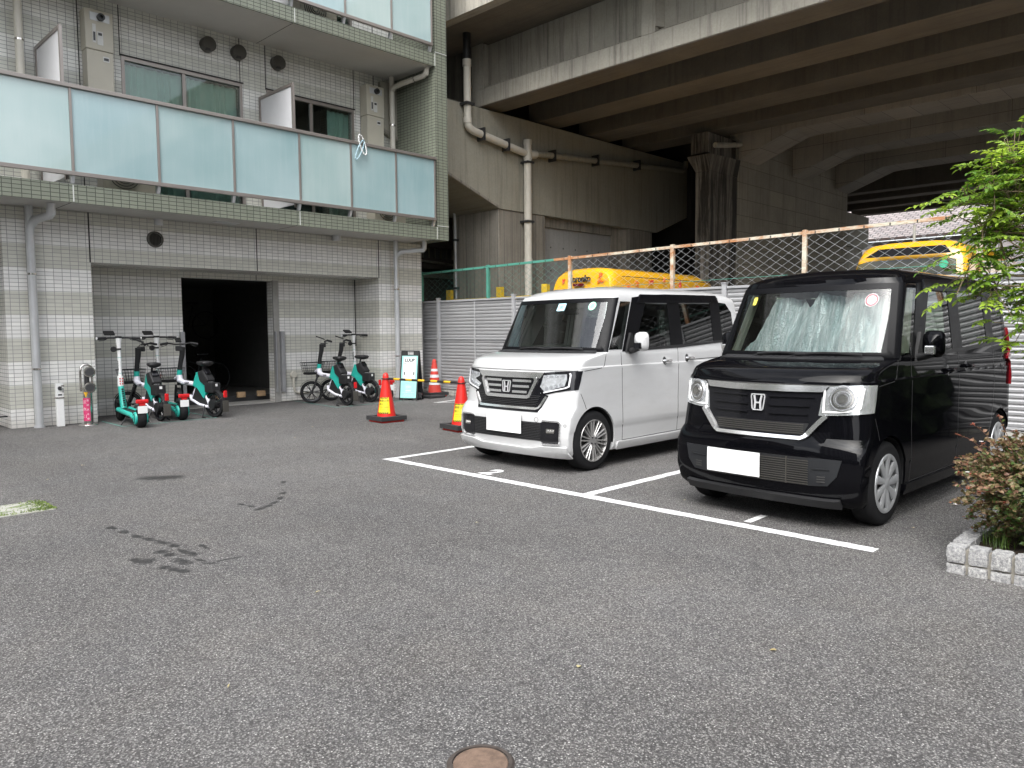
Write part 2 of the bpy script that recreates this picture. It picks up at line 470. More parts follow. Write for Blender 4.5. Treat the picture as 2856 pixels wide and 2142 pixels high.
# small rusty inspection cover
rust = pmat('rusty_iron', (.17, .115, .085), .85, .2, var=.35, scale=25, bump=.5, bscale=120)
mc = thing('inspection_cover', 'small round rusty brown inspection cover set in the asphalt nearest the camera', 'inspection cover', (1.57, 1.69, 0))
MB().lathe([(0, .004), (.084, .004), (.087, .001)], (1.57, 1.69, .001), (0, 0, 1), 40).build('lid', rust, mc)
MB().lathe([(.089, 0), (.089, .006), (.10, .006), (.107, 0)], (1.57, 1.69, .001), (0, 0, 1), 40).build('rim', pmat('cast_iron', (.085, .07, .062), .7, .5, var=.3, scale=30), mc)

# ------------------------------------------------------------------ apartment building
BLD = thing('apartment_building', 'tiled apartment building with milky glass balconies and a dark bicycle garage opening', 'building', (6.5, 12.75, 0))
def P(mb, name, mat, label=None, **k): return mb.build(name, mat, BLD, label=label, **k)
T = M['tile']
P(MB().box(2.76, 3.90, 12.75, 13.6, 0, 3.175), 'pillar', T, bevel=.004)
P(MB().box(9.20, 10.30, 12.75, 13.6, 0, 3.175), 'pillar', T, bevel=.004)
P(MB().box(3.90, 9.20, 12.75, 13.595, 2.43, 3.175), 'lintel', T)
P(MB().box(-8, 5.6, 13.6, 13.8, 0, 3.17).box(7.32, 10.3, 13.6, 13.8, 0, 3.17).box(5.6, 7.32, 13.6, 13.8, 2.33, 3.17), 'ground_floor_wall', T)
P(MB().box(3.882, 3.902, 12.745, 12.76, 2.43, 3.175).box(6.588, 6.604, 12.745, 12.76, 2.43, 3.175).box(9.195, 9.213, 12.745, 12.76, 2.43, 3.175).box(9.185, 9.2, 13.588, 13.602, 1.05, 2.43)
  .box(7.0, 7.012, 13.595, 13.602, 2.33, 2.43), 'expansion_joint', M['dark_joint'], split=True)
U = M['tile2']
WX = ((4.61, 6.64), (7.11, 8.99))
for z0, z1, zt in ((3.42, 6.55, 5.77), (6.79, 9.92, 9.14), (10.16, 13.3, 12.5)):
    m = MB()
    xs = [-8, 4.61, 6.64, 7.11, 8.99, 10.0]
    for a, b in ((-8, 4.61), (6.64, 7.11), (8.99, 10.0)): m.box(a, b, 13.2, 13.4, z0, z1)
    for a, b in WX: m.box(a, b, 13.2, 13.4, zt, z1)
    P(m, 'upper_wall', U)
    jm = MB()
    for x in (4.0, 4.6, 6.61, 7.1, 9.0, 9.48, 2.6): jm.box(x - .007, x + .007, 13.194, 13.205, zt if x in (4.6, 6.61, 9.0, 7.1) else z0, z1)
    P(jm, 'expansion_joint', M['dark_joint'], split=True)
for z0, z1 in ((3.18, 3.42), (6.55, 6.79), (9.92, 10.16)):
    P(MB().box(-8, 10.0, 11.90, 13.2, z0, z1 - .02), 'balcony_slab', M['soffit'])
    P(MB().box(-8, 10.0, 11.86, 11.90, z0 - .01, z1), 'slab_edge', M['gtile'])
    P(MB().box(3.44, 3.455, 11.855, 11.87, z0, z1 - .01).box(6.94, 6.955, 11.855, 11.87, z0, z1 - .01).box(9.993, 10.008, 11.855, 11.87, z0, z1), 'sealant_joint', M['white_grout'], split=True)
    P(MB().box(3.44, 3.447, 11.92, 13.2, z0 - .003, z0 + .001).box(6.94, 6.947, 11.92, 13.2, z0 - .003, z0 + .001), 'soffit_joint', M['dark_joint'], split=True)
P(MB().box(10.0, 10.30, 11.86, 13.4, 3.17, 16), 'fin_wall', M['gtile'])
P(MB().box(10.0, 10.305, 11.852, 11.862, 3.44, 3.452).box(10.0, 10.305, 11.852, 11.862, 6.81, 6.822), 'sealant_joint', M['white_grout'], split=True)
# body of the building behind the front
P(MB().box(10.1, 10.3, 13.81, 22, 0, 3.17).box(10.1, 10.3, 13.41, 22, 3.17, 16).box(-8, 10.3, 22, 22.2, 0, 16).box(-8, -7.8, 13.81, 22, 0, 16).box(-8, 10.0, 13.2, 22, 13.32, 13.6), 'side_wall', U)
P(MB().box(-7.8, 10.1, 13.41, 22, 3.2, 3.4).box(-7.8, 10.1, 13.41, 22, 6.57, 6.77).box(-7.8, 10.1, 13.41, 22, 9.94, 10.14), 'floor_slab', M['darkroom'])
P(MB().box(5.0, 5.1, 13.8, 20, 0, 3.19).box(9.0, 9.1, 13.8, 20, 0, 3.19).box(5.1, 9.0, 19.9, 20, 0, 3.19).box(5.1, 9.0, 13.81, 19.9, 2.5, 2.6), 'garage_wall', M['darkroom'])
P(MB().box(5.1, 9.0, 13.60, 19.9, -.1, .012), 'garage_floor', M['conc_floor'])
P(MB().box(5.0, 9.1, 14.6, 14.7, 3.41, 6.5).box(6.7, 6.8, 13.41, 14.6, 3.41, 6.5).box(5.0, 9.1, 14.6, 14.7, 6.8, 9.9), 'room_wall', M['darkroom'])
# garage door trim and guards
P(MB().box(7.32, 7.43, 13.56, 13.6, 0, 2.34), 'door_trim', pmat('grey_trim', (.32, .31, .29), .5), bevel=.004)
P(MB().box(7.32, 7.345, 13.50, 13.56, .2, 1.37).box(7.44, 7.51, 13.50, 13.6, .2, 1.37), 'door_guard', pmat('grey_guard', (.36, .36, .37), .45, .3), bevel=.006, split=True)
P(MB().box(5.53, 5.6, 13.52, 13.6, .2, 1.37), 'door_guard', bpy.data.materials['grey_guard'], bevel=.006)
# balustrades
def balustrade(zb, zt, posts, x0):
    px = [x0] + posts
    for a, b in zip(px[:-1], px[1:]):
        P(MB().box(a + .018, b - .018, 11.835, 11.845, zb + .04, zt - .05), 'glass_panel', M['milky'])
    for a in px:
        f = P(MB().box(a - .016, a + .016, 11.815, 11.865, zb + .02, zt - .04), 'railing_post', M['alu'], bevel=.003)
        P(MB().prism([(11.84, zb), (11.90, zb), (11.94, zb - .115), (11.88, zb - .115)], 0, a - .022, a + .022), 'post_foot', M['silver'])
    P(MB().box(x0, posts[-1] + .04, 11.795, 11.885, zt - .055, zt), 'handrail', M['alu'], bevel=.008)
    P(MB().box(x0, posts[-1] + .02, 11.81, 11.87, zb - .01, zb + .045), 'bottom_rail', M['alu'], bevel=.004)
balustrade(3.545, 4.77, [2.28, 3.45, 4.61, 5.78, 6.95, 7.98, 8.98, 9.93], 1.11)
balustrade(6.91, 8.14, [6.9, 7.93, 8.94, 9.90], 4.55)
# windows
def window(x0, x1, z0, z1, curt):
    y = 13.2
    fr = MB()
    fr.box(x0, x1, y - .02, y + .06, z1 - .06, z1).box(x0, x1, y - .02, y + .06, z0, z0 + .06)
    fr.box(x0, x0 + .05, y - .02, y + .06, z0 + .06, z1 - .06).box(x1 - .05, x1, y - .02, y + .06, z0 + .06, z1 - .06)
    xm = (x0 + x1) / 2
    fr.box(xm - .045, xm + .01, y - .005, y + .03, z0 + .06, z1 - .06).box(xm - .005, xm + .05, y + .031, y + .055, z0 + .06, z1 - .06)
    w = P(fr, 'window', M['alu'])
    MB().box(x0 + .05, x1 - .05, y + .02, y + .024, z0 + .06, z1 - .06).build('pane', M['winglass'], w)
    MB().box(x0 - .02, x1 + .02, y - .035, y - .021, z1, z1 + .02).build('drip_edge', M['dark_joint'], w)
    for (a, b) in curt:
        n = int((b - a) * 60); vs = []; fs = []
        for i in range(n + 1):
            x = a + (b - a) * i / n; yy = y + .13 + .025 * math.sin(x * 46 + math.sin(x * 13) * 2)
            vs += [(x, yy, z0 + .07), (x, yy, z1 - .08)]
        fs = [(2 * i, 2 * i + 2, 2 * i + 3, 2 * i + 1) for i in range(n)]
        mm = MB(); mm.add(vs, fs); mm.build('curtain', M['curtain'], w, smooth=60, recalc=False)
window(4.61, 6.64, 3.5, 5.77, [(4.66, 6.6)])
window(7.11, 8.99, 3.5, 5.77, [(8.45, 8.95)])
window(4.61, 6.64, 6.87, 9.14, [(4.66, 5.6)])
window(7.11, 8.99, 6.87, 9.14, [(7.2, 8.0)])
# balcony partitions
for x in (3.42, 6.97):
    for zz in (3.5, 6.87):
        pb = P(MB().box(x - .004, x + .004, 12.05, 13.14, zz + .05, zz + 2.05), 'partition_board', M['offwhite'])
        MB().box(x - .02, x + .02, 12.0, 12.05, zz, zz + 2.1).box(x - .02, x + .02, 13.14, 13.19, zz, zz + 2.1).box(x - .02, x + .02, 12.05, 13.14, zz + 2.05, zz + 2.1).build('board_frame', M['alu'], pb)
# water heaters
def heater(x0, x1, zt):
    h = P(MB().box(x0, x1, 12.95, 13.19, zt - .60, zt).box(x0 + .01, x1 - .01, 12.955, 13.19, zt - 2.0, zt - .605), 'water_heater', M['heater'], bevel=.012)
    xm = (x0 + x1) / 2
    MB().box(x0 + .07, x1 - .05, 12.943, 12.951, zt - .17, zt - .05).build('exhaust_plate', M['silver'], h, bevel=.003)
    MB().lathe([(.03, .0), (.03, -.05), (.055, -.05), (.055, .0)], (xm + .02, 12.943, zt - .11), (0, 1, 0), 20).lathe([(0, -.01), (.03, -.01)], (xm + .02, 12.943, zt - .11), (0, 1, 0), 20).build('exhaust', M['darkmetal'], h)
    st = pmat('sticker', (.62, .62, .6), .5)
    MB().box(x0 + .10, x0 + .15, 12.944, 12.95, zt - .50, zt - .22).box(x0 + .165, x0 + .25, 12.944, 12.95, zt - .52, zt - .32).box(x0 + .24, x0 + .33, 12.95, 12.954, zt - .76, zt - .68).build('instruction_sticker', st, h, split=True)
    MB().box(x0 + .11, x0 + .14, 12.942, 12.944, zt - .47, zt - .34).box(x0 + .18, x0 + .235, 12.942, 12.944, zt - .38, zt - .34).box(x0 + .25, x0 + .32, 12.948, 12.95, zt - .74, zt - .70).build('printed_text', M['darkmetal'], h, split=True)
heater(4.03, 4.43, 6.29); heater(9.14, 9.56, 6.27)
# round vent hoods
for x in (6.02, 6.57, 7.33):
    v = P(MB().lathe([(0, -.13), (.115, -.13), (.125, -.12), (.125, 0)], (x, 13.2, 6.28 + .0), (0, 1, 0), 36), 'vent_hood', M['vent'], smooth=40)
    MB().box(x - .07, x + .01, 13.065, 13.10, 6.165, 6.2).build('vent_slot', M['dark_joint'], v)
# louvred round vent on the lintel
lv = P(MB().lathe([(.10, -.03), (.125, -.03), (.13, 0)], (4.86, 12.75, 2.85), (0, 1, 0), 36), 'louvre_vent', M['vent'], smooth=40)
m = MB()
for i in range(-4, 5):
    hh = math.sqrt(max(.1 ** 2 - (i * .022) ** 2, .0001)); m.box(4.86 + i * .022 - .003, 4.86 + i * .022 + .003, 12.728, 12.745, 2.85 - hh, 2.85 + hh)
m.build('louvres', M['vent'], lv)
MB().lathe([(0, -.003), (.1, -.003)], (4.86, 12.75, 2.85), (0, 1, 0), 30).build('vent_throat', M['dark_joint'], lv)
# downpipes
def pipe(pts, r, mat, collars=(), name='downpipe', cm=None):
    p = P(MB().tube(pts, r, 18), name, mat, smooth=50)
    for (c, ax) in collars:
        MB().cyl(Vector(c) - Vector(ax) * .014, ax, r * 1.13, .028, 18).build('bracket', cm or M['steel'], p, smooth=50)
    return p
pipe([(3.08, 12.62, 0), (3.08, 12.62, 2.84), (3.09, 12.60, 2.9), (3.14, 12.52, 2.98), (3.24, 12.25, 3.01), (3.25, 12.20, 3.04), (3.25, 12.18, 3.18)], .055, M['silver'],
     [((3.08, 12.62, .85), (0, 0, 1)), ((3.08, 12.62, 2.21), (0, 0, 1))])
P(MB().cyl((3.08, 12.62, 2.86), (0, 0, 1), .052, .32, 18).cyl((3.08, 12.62, .0), (0, 0, 1), .072, .03, 18), 'downpipe', M['silver'], smooth=50)
pipe([(9.54, 12.62, 0), (9.54, 12.62, 2.84), (9.56, 12.60, 2.9), (9.62, 12.55, 2.96), (9.98, 12.30, 3.0), (10.0, 12.28, 3.04), (10.0, 12.28, 3.18)], .05, M['silver'],
     [((9.54, 12.62, .85), (0, 0, 1)), ((9.54, 12.62, 2.2), (0, 0, 1))])
P(MB().cyl((9.54, 12.62, 2.86), (0, 0, 1), .048, .32, 18).cyl((9.54, 12.62, .0), (0, 0, 1), .07, .03, 18), 'downpipe', M['silver'], smooth=50)
pipe([(3.16, 13.0, 3.42), (3.16, 13.0, 6.55)], .055, M['ivory'], [((3.16, 13.0, 5.59), (0, 0, 1))])
pipe([(9.80, 13.0, 3.42), (9.80, 13.0, 6.30)], .055, M['ivory'], [((9.80, 13.0, 5.58), (0, 0, 1))])
pipe([(9.80, 13.0, 6.26), (9.80, 12.95, 6.33), (9.83, 12.72, 6.36), (9.92, 12.12, 6.40), (9.93, 12.05, 6.43), (9.93, 12.02, 6.55)], .052, M['ivory'], [((9.885, 12.35, 6.386), (-.15, 1, -.06))])
P(MB().cyl((9.80, 13.0, 6.3), (0, 0, 1), .05, .25, 18), 'downpipe', M['ivory'], smooth=50)
# under balcony fittings
for x, y in ((2.88, 12.91), (4.0, 12.85)):
    c = P(MB().lathe([(0, -.045), (.075, -.045), (.085, -.02), (.085, 0)], (x, y, 3.18), (0, 0, 1), 28), 'security_camera', M['soffit'], smooth=40)
    MB().lathe([(0, -.105), (.025, -.10), (.043, -.08), (.05, -.045)], (x, y, 3.18), (0, 0, 1), 24).build('camera_dome', M['blackgloss'], c, smooth=60)
for x, y in ((4.93, 12.79), (8.18, 12.66)):
    c = P(MB().lathe([(0, -.10), (.075, -.10), (.08, -.09), (.08, 0)], (x, y, 3.18), (0, 0, 1), 28), 'ceiling_light', M['silver'], smooth=40)
    MB().lathe([(0, -.101), (.06, -.101)], (x, y, 3.18), (0, 0, 1), 24).build('lens', M['offwhite'], c)
P(MB().box(5.7, 6.1, 12.33, 12.53, 3.172, 3.181), 'inspection_hatch', M['silver'])
# outdoor units of the air conditioners
for x0, zz in ((4.0, 3.44), (8.85, 3.44), (7.35, 6.81)):
    a = P(MB().box(x0, x0 + .75, 12.35, 12.62, zz, zz + .56), 'air_conditioner', M['heater'], bevel=.01)
    m = MB()
    for rr in (.22, .18, .14, .10, .06): m.lathe([(rr, 0), (rr, -.012), (rr - .008, -.012), (rr - .008, 0)], (x0 + .3, 12.35, zz + .3), (0, 1, 0), 30)
    m.build('fan_grille', M['darkmetal'], a)
# meter conduit inside the recess
cd = P(MB().tube([(7.71, 13.56, .46), (7.71, 13.56, .30), (7.73, 13.56, .19), (7.80, 13.56, .155), (8.05, 13.56, .15)], .021, 12), 'conduit', M['ivory'], smooth=60)
MB().lathe([(0, -.05), (.06, -.05), (.07, -.035), (.07, 0)], (7.71, 13.58, .52), (0, 1, 0), 24).build('conduit_cap', M['ivory'], cd, smooth=40)
P(MB().tube([(2.55, 12.95, .17), (2.76, 12.95, .165)], .012, 8).cyl((2.50, 12.95, .17), (1, 0, 0), .024, .07, 12), 'door_stop', M['black'])

# plastic clip loops hung over the handrail
hang = thing('bead_loops', 'white and pale blue bead loops hanging over the balcony handrail', 'laundry loops', (8.16, 11.8, 4.6))
for mat, cx, cz, w, h, tl in ((M['white'], 8.20, 4.72, .06, .17, .35), (pmat('pale_blue', (.35, .50, .56), .5), 8.14, 4.62, .05, .18, -.5)):
    pts = []
    for i in range(29):
        a = 2 * PI * i / 28
        pts.append((cx + w * math.sin(a) + tl * .16 * math.cos(a) * -1, 11.775, cz + h * math.cos(a)))
    m = MB().tube(pts, .010, 8, caps=False)
    for p in pts[::2]: m.lathe([(0, -.014), (.012, -.01), (.018, 0), (.012, .01), (0, .014)], p, (0, 0, 1), 8)
    m.build('bead_loop', mat, hang, smooth=60)
# ------------------------------------------------------------------ viaduct
V = thing('viaduct', 'concrete road viaduct with rows of dark girders over the yellow vans', 'viaduct', (12.5, 13.1, .4))
def Q(mb, name, mat, label=None, **k): return mb.build(name, mat, V, label=label, **k)
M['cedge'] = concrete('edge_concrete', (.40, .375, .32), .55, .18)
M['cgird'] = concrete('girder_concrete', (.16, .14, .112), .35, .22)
M['ccap'] = concrete('cap_concrete', (.325, .31, .255), .35, .08)
M['ccol'] = concrete('column_concrete', (.27, .25, .215), .5, .2, planks=1, psize=(.28, 9.0))
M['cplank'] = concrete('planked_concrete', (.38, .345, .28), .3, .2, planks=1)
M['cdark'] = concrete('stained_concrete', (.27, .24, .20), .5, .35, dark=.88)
M['cpanel'] = concrete('panel_concrete', (.33, .325, .31), .15, .08)
M['crack'] = concrete('spalled_concrete', (.20, .185, .155), .7, .35, dark=.5)
M['cblack'] = concrete('backdrop_black', (.035, .032, .028), .3, .3)  # near-black colour that paints the deep shade behind the piers
YE = -30
Q(MB().box(11.0, 11.25, YE, 45, 7.9, 9.3), 'parapet', M['cedge'])
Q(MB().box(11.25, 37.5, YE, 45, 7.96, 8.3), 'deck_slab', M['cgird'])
# edge girder with recessed panels
g = MB().box(12.68, 13.2, YE, 13.5, 6.93, 7.95)
Q(g, 'edge_girder', M['cedge'])
fr = MB().box(12.5, 13.2, YE, 13.5, 6.55, 6.928)
fr.prism([(12.502, 6.93), (12.68, 7.03), (12.68, 6.93)], 1, YE, 13.12)
ys = [(13.12, 13.5)] + [(8.42 - 4.7 * k, 8.73 - 4.7 * k) for k in range(8)]
for a, b in ys: fr.box(12.5, 12.679, a, b, 6.93, 7.95)
for a, b in ys[1:]:
    fr.prism([(12.5, a - .0), (12.68, a - .10), (12.68, a)], 2, 7.04, 7.95)
Q(fr, 'girder_flange', M['cedge'], bevel=.008)
Q(MB().box(12.515, 13.19, YE, 13.49, 6.535, 6.548), 'soffit_shade', M['cgird'])  # thin darker sheet, paints the shade on the edge girder's underside
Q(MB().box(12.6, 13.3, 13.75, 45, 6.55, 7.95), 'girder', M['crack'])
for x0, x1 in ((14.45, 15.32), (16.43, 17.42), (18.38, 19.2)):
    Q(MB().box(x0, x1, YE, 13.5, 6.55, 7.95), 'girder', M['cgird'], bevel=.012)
M['cgird2'] = concrete('haunch_concrete', (.42, .385, .335), .25, .12, planks=1, psize=(2.4, .62))
for x0, x1 in ((19.73, 20.85), (23.1, 24.1), (26.4, 27.5)):
    Q(MB().prism([(YE, 6.55), (8.8, 6.55), (9.05, 6.53), (10.50, 6.0), (10.53, 6.0), (10.53, 7.95), (YE, 7.95)], 0, x0, x1), 'haunched_girder', M['cgird2'])
for x0, x1 in ((30.8, 31.35), (32.7, 33.4), (35.0, 35.5), (37.0, 37.5)):
    Q(MB().box(x0, x1, YE, 14, 6.55, 7.95), 'girder', M['cgird'])
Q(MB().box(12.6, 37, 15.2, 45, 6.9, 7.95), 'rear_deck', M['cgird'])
# pier cap (cantilevered crosshead)
cap = [(9.6, 5.45), (12.97, 4.24), (19.62, 4.24), (21.27, 4.84), (21.27, 6.50), (9.6, 6.46)]
Q(MB().prism(cap, 1, 13.1, 15.0), 'pier_cap', M['ccap'], bevel=.012)
Q(MB().prism([(9.6, 5.47), (12.97, 4.245), (12.97, 4.30), (9.6, 5.53)], 1, 13.085, 13.1), 'cap_chamfer', M['ccol'])
Q(MB().box(9.6, 21.2, 13.3, 14.8, 6.5, 6.56), 'bearing_strip', M['crack'])
Q(MB().box(12.97, 14.63, 13.13, 14.78, .4, 4.236), 'pier_column', M['ccol'], bevel=.02)
Q(MB().prism([(18.28, 13.13), (19.38, 13.13), (19.38, 14.78), (17.66, 14.78), (17.66, 13.35), (18.0, 13.3)], 2, .4, 4.236), 'pier_column', M['ccol'])
Q(MB().box(14.63, 17.66, 13.36, 13.6, .4, 4.0), 'infill_wall', M['cpanel'])
Q(MB().box(14.63, 17.66, 13.3, 13.7, 4.0, 4.236), 'infill_beam', M['ccol'])
hm = MB()
for x in (15.1, 15.6, 16.1, 16.6, 17.1, 17.5): hm.cyl((x, 13.352, 3.5), (0, 1, 0), .02, .01, 8)
for x in (15.1, 16.1, 17.1): hm.cyl((x, 13.352, 2.9), (0, 1, 0), .02, .01, 8)
Q(hm, 'form_tie_hole', M['dark_joint'], split=True)
# old pier in the shade
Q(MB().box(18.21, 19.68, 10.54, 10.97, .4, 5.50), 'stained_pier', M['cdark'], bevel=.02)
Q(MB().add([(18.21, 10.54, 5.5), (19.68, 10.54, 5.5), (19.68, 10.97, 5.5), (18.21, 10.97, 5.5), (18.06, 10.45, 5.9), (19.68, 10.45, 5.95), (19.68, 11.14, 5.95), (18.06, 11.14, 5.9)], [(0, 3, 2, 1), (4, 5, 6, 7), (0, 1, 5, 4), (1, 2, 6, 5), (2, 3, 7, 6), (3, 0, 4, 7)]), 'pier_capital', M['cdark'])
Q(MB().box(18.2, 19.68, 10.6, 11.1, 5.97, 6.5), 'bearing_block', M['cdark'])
Q(MB().box(19.70, 27.48, 10.54, 11.1, .4, 6.9), 'planked_pier', M['cplank'])
Q(MB().box(19.70, 27.48, 11.0, 11.3, 6.905, 7.95), 'back_wall', M['cplank'])
Q(MB().box(14.7, 36.4, 15.05, 15.2, .4, 7.95), 'shade_backdrop', M['cblack'])  # added backdrop: shuts out the sky and stands in for the black shade
Q(MB().box(21.35, 21.5, 13.0, 15.05, .4, 7.9), 'shade_backdrop', M['cblack'])
Q(MB().tube([(18.15, 10.36, 6.10), (18.9, 10.36, 6.22), (19.5, 10.36, 6.34)], .07, 12), 'drain_pipe', M['cedge'])
Q(MB().box(27.6, 36.5, 13.02, 15, 4.9, 6.32).box(27.6, 36.3, 13.2, 14.8, .4, 4.9), 'far_pier', M['ccap'])
# grey drain pipes on the cap
pm = M['ivory']
pp = Q(MB().tube([(11.87, 12.97, 8.0), (11.87, 12.97, 6.05), (11.88, 12.97, 5.97), (11.94, 12.97, 5.90), (12.05, 12.97, 5.86), (13.83, 12.97, 5.62)], .085, 20), 'drain_pipe', pm, smooth=50)
q2 = Q(MB().tube([(13.83, 12.97, 5.92), (13.83, 12.97, 1.0)], .095, 20), 'drain_pipe', pm, smooth=50)
q3 = Q(MB().tube([(13.83, 12.97, 5.62), (14.2, 12.97, 5.68), (20.7, 12.97, 6.20), (20.85, 12.97, 6.24), (20.95, 12.97, 6.34), (20.97, 12.97, 6.5)], .075, 16), 'drain_pipe', M['ccap'], smooth=50)
MB().cyl((11.87, 12.97, 7.25), (0, 0, 1), .10, .14, 20).cyl((11.87, 12.97, 6.0), (0, 0, 1), .098, .12, 20).build('coupling', pm, pp, smooth=50)
MB().cyl((11.87, 12.97, 7.38), (0, 0, 1), .092, .6, 20).build('rubber_joint', M['black'], pp, smooth=50)
MB().cyl((13.83, 12.97, 5.86), (0, 0, 1), .107, .1, 20).cyl((13.83, 12.97, 5.50), (0, 0, 1), .112, .22, 20).cyl((13.83, 12.97, 3.0), (0, 0, 1), .11, .1, 20).build('coupling', pm, q2, smooth=50)
MB().tube([(13.83, 12.97, 5.62), (14.12, 12.97, 5.66)], .1, 18).build('coupling', pm, q3, smooth=50)
for (x, z, par) in ((12.3, 5.83, pp), (13.1, 5.72, pp), (14.75, 5.72, q3), (16.5, 5.87, q3), (18.4, 6.02, q3)):
    MB().box(x - .02, x + .02, 12.86, 13.1, z - .14, z + .14).build('bracket', M['darkmetal'], par)
for z, par in ((6.42, pp),): MB().box(11.75, 11.99, 12.86, 13.1, z - .03, z + .03).build('bracket', M['darkmetal'], par)
for z in (5.42, 4.0): MB().box(13.71, 13.95, 12.86, 13.13, z - .025, z + .025).build('bracket', M['darkmetal'], q2)
tp = Q(MB().tube([(12.6, 14.5, 4.46), (12.85, 14.6, 4.36), (12.88, 14.6, 4.25), (12.90, 14.6, 4.1), (12.90, 14.6, .4)], .03, 10), 'conduit', M['silver'], smooth=50)
MB().box(12.85, 12.97, 14.55, 14.65, 3.6, 3.65).box(12.85, 12.97, 14.55, 14.65, 2.4, 2.45).build('bracket', M['darkmetal'], tp)

# dark building behind the viaduct
sh = thing('storage_building', 'dark low storage building seen in the gap between apartment block and viaduct column', 'building', (14, 17, .4))
sm = pmat('brown_cladding', (.13, .11, .10), .8, var=.2)
MB().box(12.4, 19, 17.0, 17.2, .4, 2.95).box(12.4, 19, 17.0, 17.2, 3.12, 3.42).box(12.4, 19, 17.0, 17.2, 3.72, 5.2).build('wall', sm, sh)
MB().box(12.4, 19, 17.25, 17.3, .4, 5.2).build('back_wall', M['darkroom'], sh)
m = MB()
for i in range(20): m.box(13.0 + i * .22, 13.03 + i * .22, 17.1, 17.14, 3.42, 3.72)
m.build('louvre_bar', M['ccap'], sh, split=True)
MB().tube([(13.2, 16.93, 3.35), (16, 16.93, 3.2)], .035, 10).build('pipe', M['cedge'], sh)
MB().box(13.0, 19, 16.9, 17.0, 2.86, 3.0).build('band', M['ccap'], sh)

# ------------------------------------------------------------------ aluminium screen fence
AF = thing('aluminium_fence', 'silver ribbed aluminium screen fence along the back of the parking slots', 'fence', (10.55, 6.5, 0))
alu = pmat('anodised_silver', (.31, .31, .315), .5, .3, var=.05, scale=2)
postm = pmat('fence_post_silver', (.44, .44, .45), .4, .3, var=.04)
py = [12.49, 10.27, 8.05, 5.83, 3.61, 1.39, -.83, -3.05]
spans = [(13.58, 12.49)] + list(zip(py[:-1], py[1:]))
for (a, b) in spans:
    m = MB(); hi = a - .04; lo = b + .04; x = 10.56
    for (z0, z1) in ((.16, 1.175), (1.205, 1.955)):
        n = int(round((z1 - z0) / .068)); h = (z1 - z0) / n; pr = []
        for i in range(n):
            z = z0 + i * h
            pr += [(x + .000, z), (x - .009, z + h * .22), (x - .009, z + h * .62), (x, z + h * .86)]
        pr.append((x, z1)); vs = []
        for p in pr: vs += [(p[0], hi, p[1]), (p[0], lo, p[1])]
        m.add(vs, [(2 * i, 2 * i + 1, 2 * i + 3, 2 * i + 2) for i in range(len(pr) - 1)])
    m.box(x + .004, x + .02, lo, hi, .16, 1.955)
    p = m.build('ribbed_panel', alu, AF, recalc=False)
    mid = (a + b) / 2
    MB().box(x - .026, x - .002, lo, hi, .135, .16).box(x - .026, x - .002, lo, hi, 1.175, 1.205).box(x - .03, x + .01, lo, hi, 1.955, 1.99).box(x - .022, x - .016, mid - .018, mid + .018, .16, 1.955).build('rail', postm, p, bevel=.002)
for y in py: MB().box(10.505, 10.565, y - .035, y + .035, .0, 2.03).box(10.495, 10.575, y - .045, y + .045, 2.03, 2.045).build('post', postm, AF, bevel=.004)
blk = tile_mat('block_tile', (.50, .49, .46), (.5, .49, .46), (.1, .1, .1), False)
bw = MB().box(10.50, 10.9, -5, 13.55, -.1, .118).build('block_kerb', blk); tag(bw, 'low tiled kerb wall under the silver screen fence', 'kerb wall')

# ------------------------------------------------------------------ chain link fence
CF = thing('chain_link_fence', 'chain link fence with green left end and rusty cream rails above the silver screen fence', 'fence', (10.75, 8, .4))
def rusty():
    t = NT('rusty_cream_paint'); v = t.coord()
    n = t.noise(t.mapping(v, (6, .8, 2)), 2.2, 6, .75)
    c = t.mix(t.ramp(n, [(.42, 0.), (.58, 1.)]), (.55, .53, .43), (.38, .17, .07))
    t.bsdf(c, .7, 0, t.bump(n, .3, .003)); return t.m
ru = rusty(); gp = pmat('green_fence_paint', (.075, .26, .20), .45, var=.12, scale=3)
galv = pmat('galvanised_wire', (.34, .35, .36), .5, .3); gw = pmat('green_wire', (.07, .20, .16), .5)
zt = lambda y: 2.735 - (y - 3.0) * .0105
X = 10.75
def railseg(a, b, mat):
    m = MB(); m.add([(X - .02, a, zt(a) - .045), (X + .02, a, zt(a) - .045), (X + .02, a, zt(a)), (X - .02, a, zt(a)), (X - .02, b, zt(b) - .045), (X + .02, b, zt(b) - .045), (X + .02, b, zt(b)), (X - .02, b, zt(b))],
                    [(0, 1, 2, 3), (7, 6, 5, 4), (0, 4, 5, 1), (1, 5, 6, 2), (2, 6, 7, 3), (3, 7, 4, 0)])
    r = m.build('top_rail', mat, CF)
    h = MB(); y = b + .2
    while y < a - .1: h.box(X - .023, X - .018, y, y + .016, zt(y) - .042, zt(y) - .008); y += .33
    h.build('rail_slot', M['dark_joint'], r, split=True)
railseg(13.3, 9.42, gp); railseg(9.42, -1.6, ru)
for y, m_ in ((13.3, gp), (11.19, gp), (9.04, ru), (6.88, ru), (4.70, ru), (2.52, ru), (.36, ru), (-1.6, ru)):
    MB().box(X - .03, X + .03, y - .03, y + .03, .4, zt(y) + .02).build('post', m_, CF, bevel=.003)
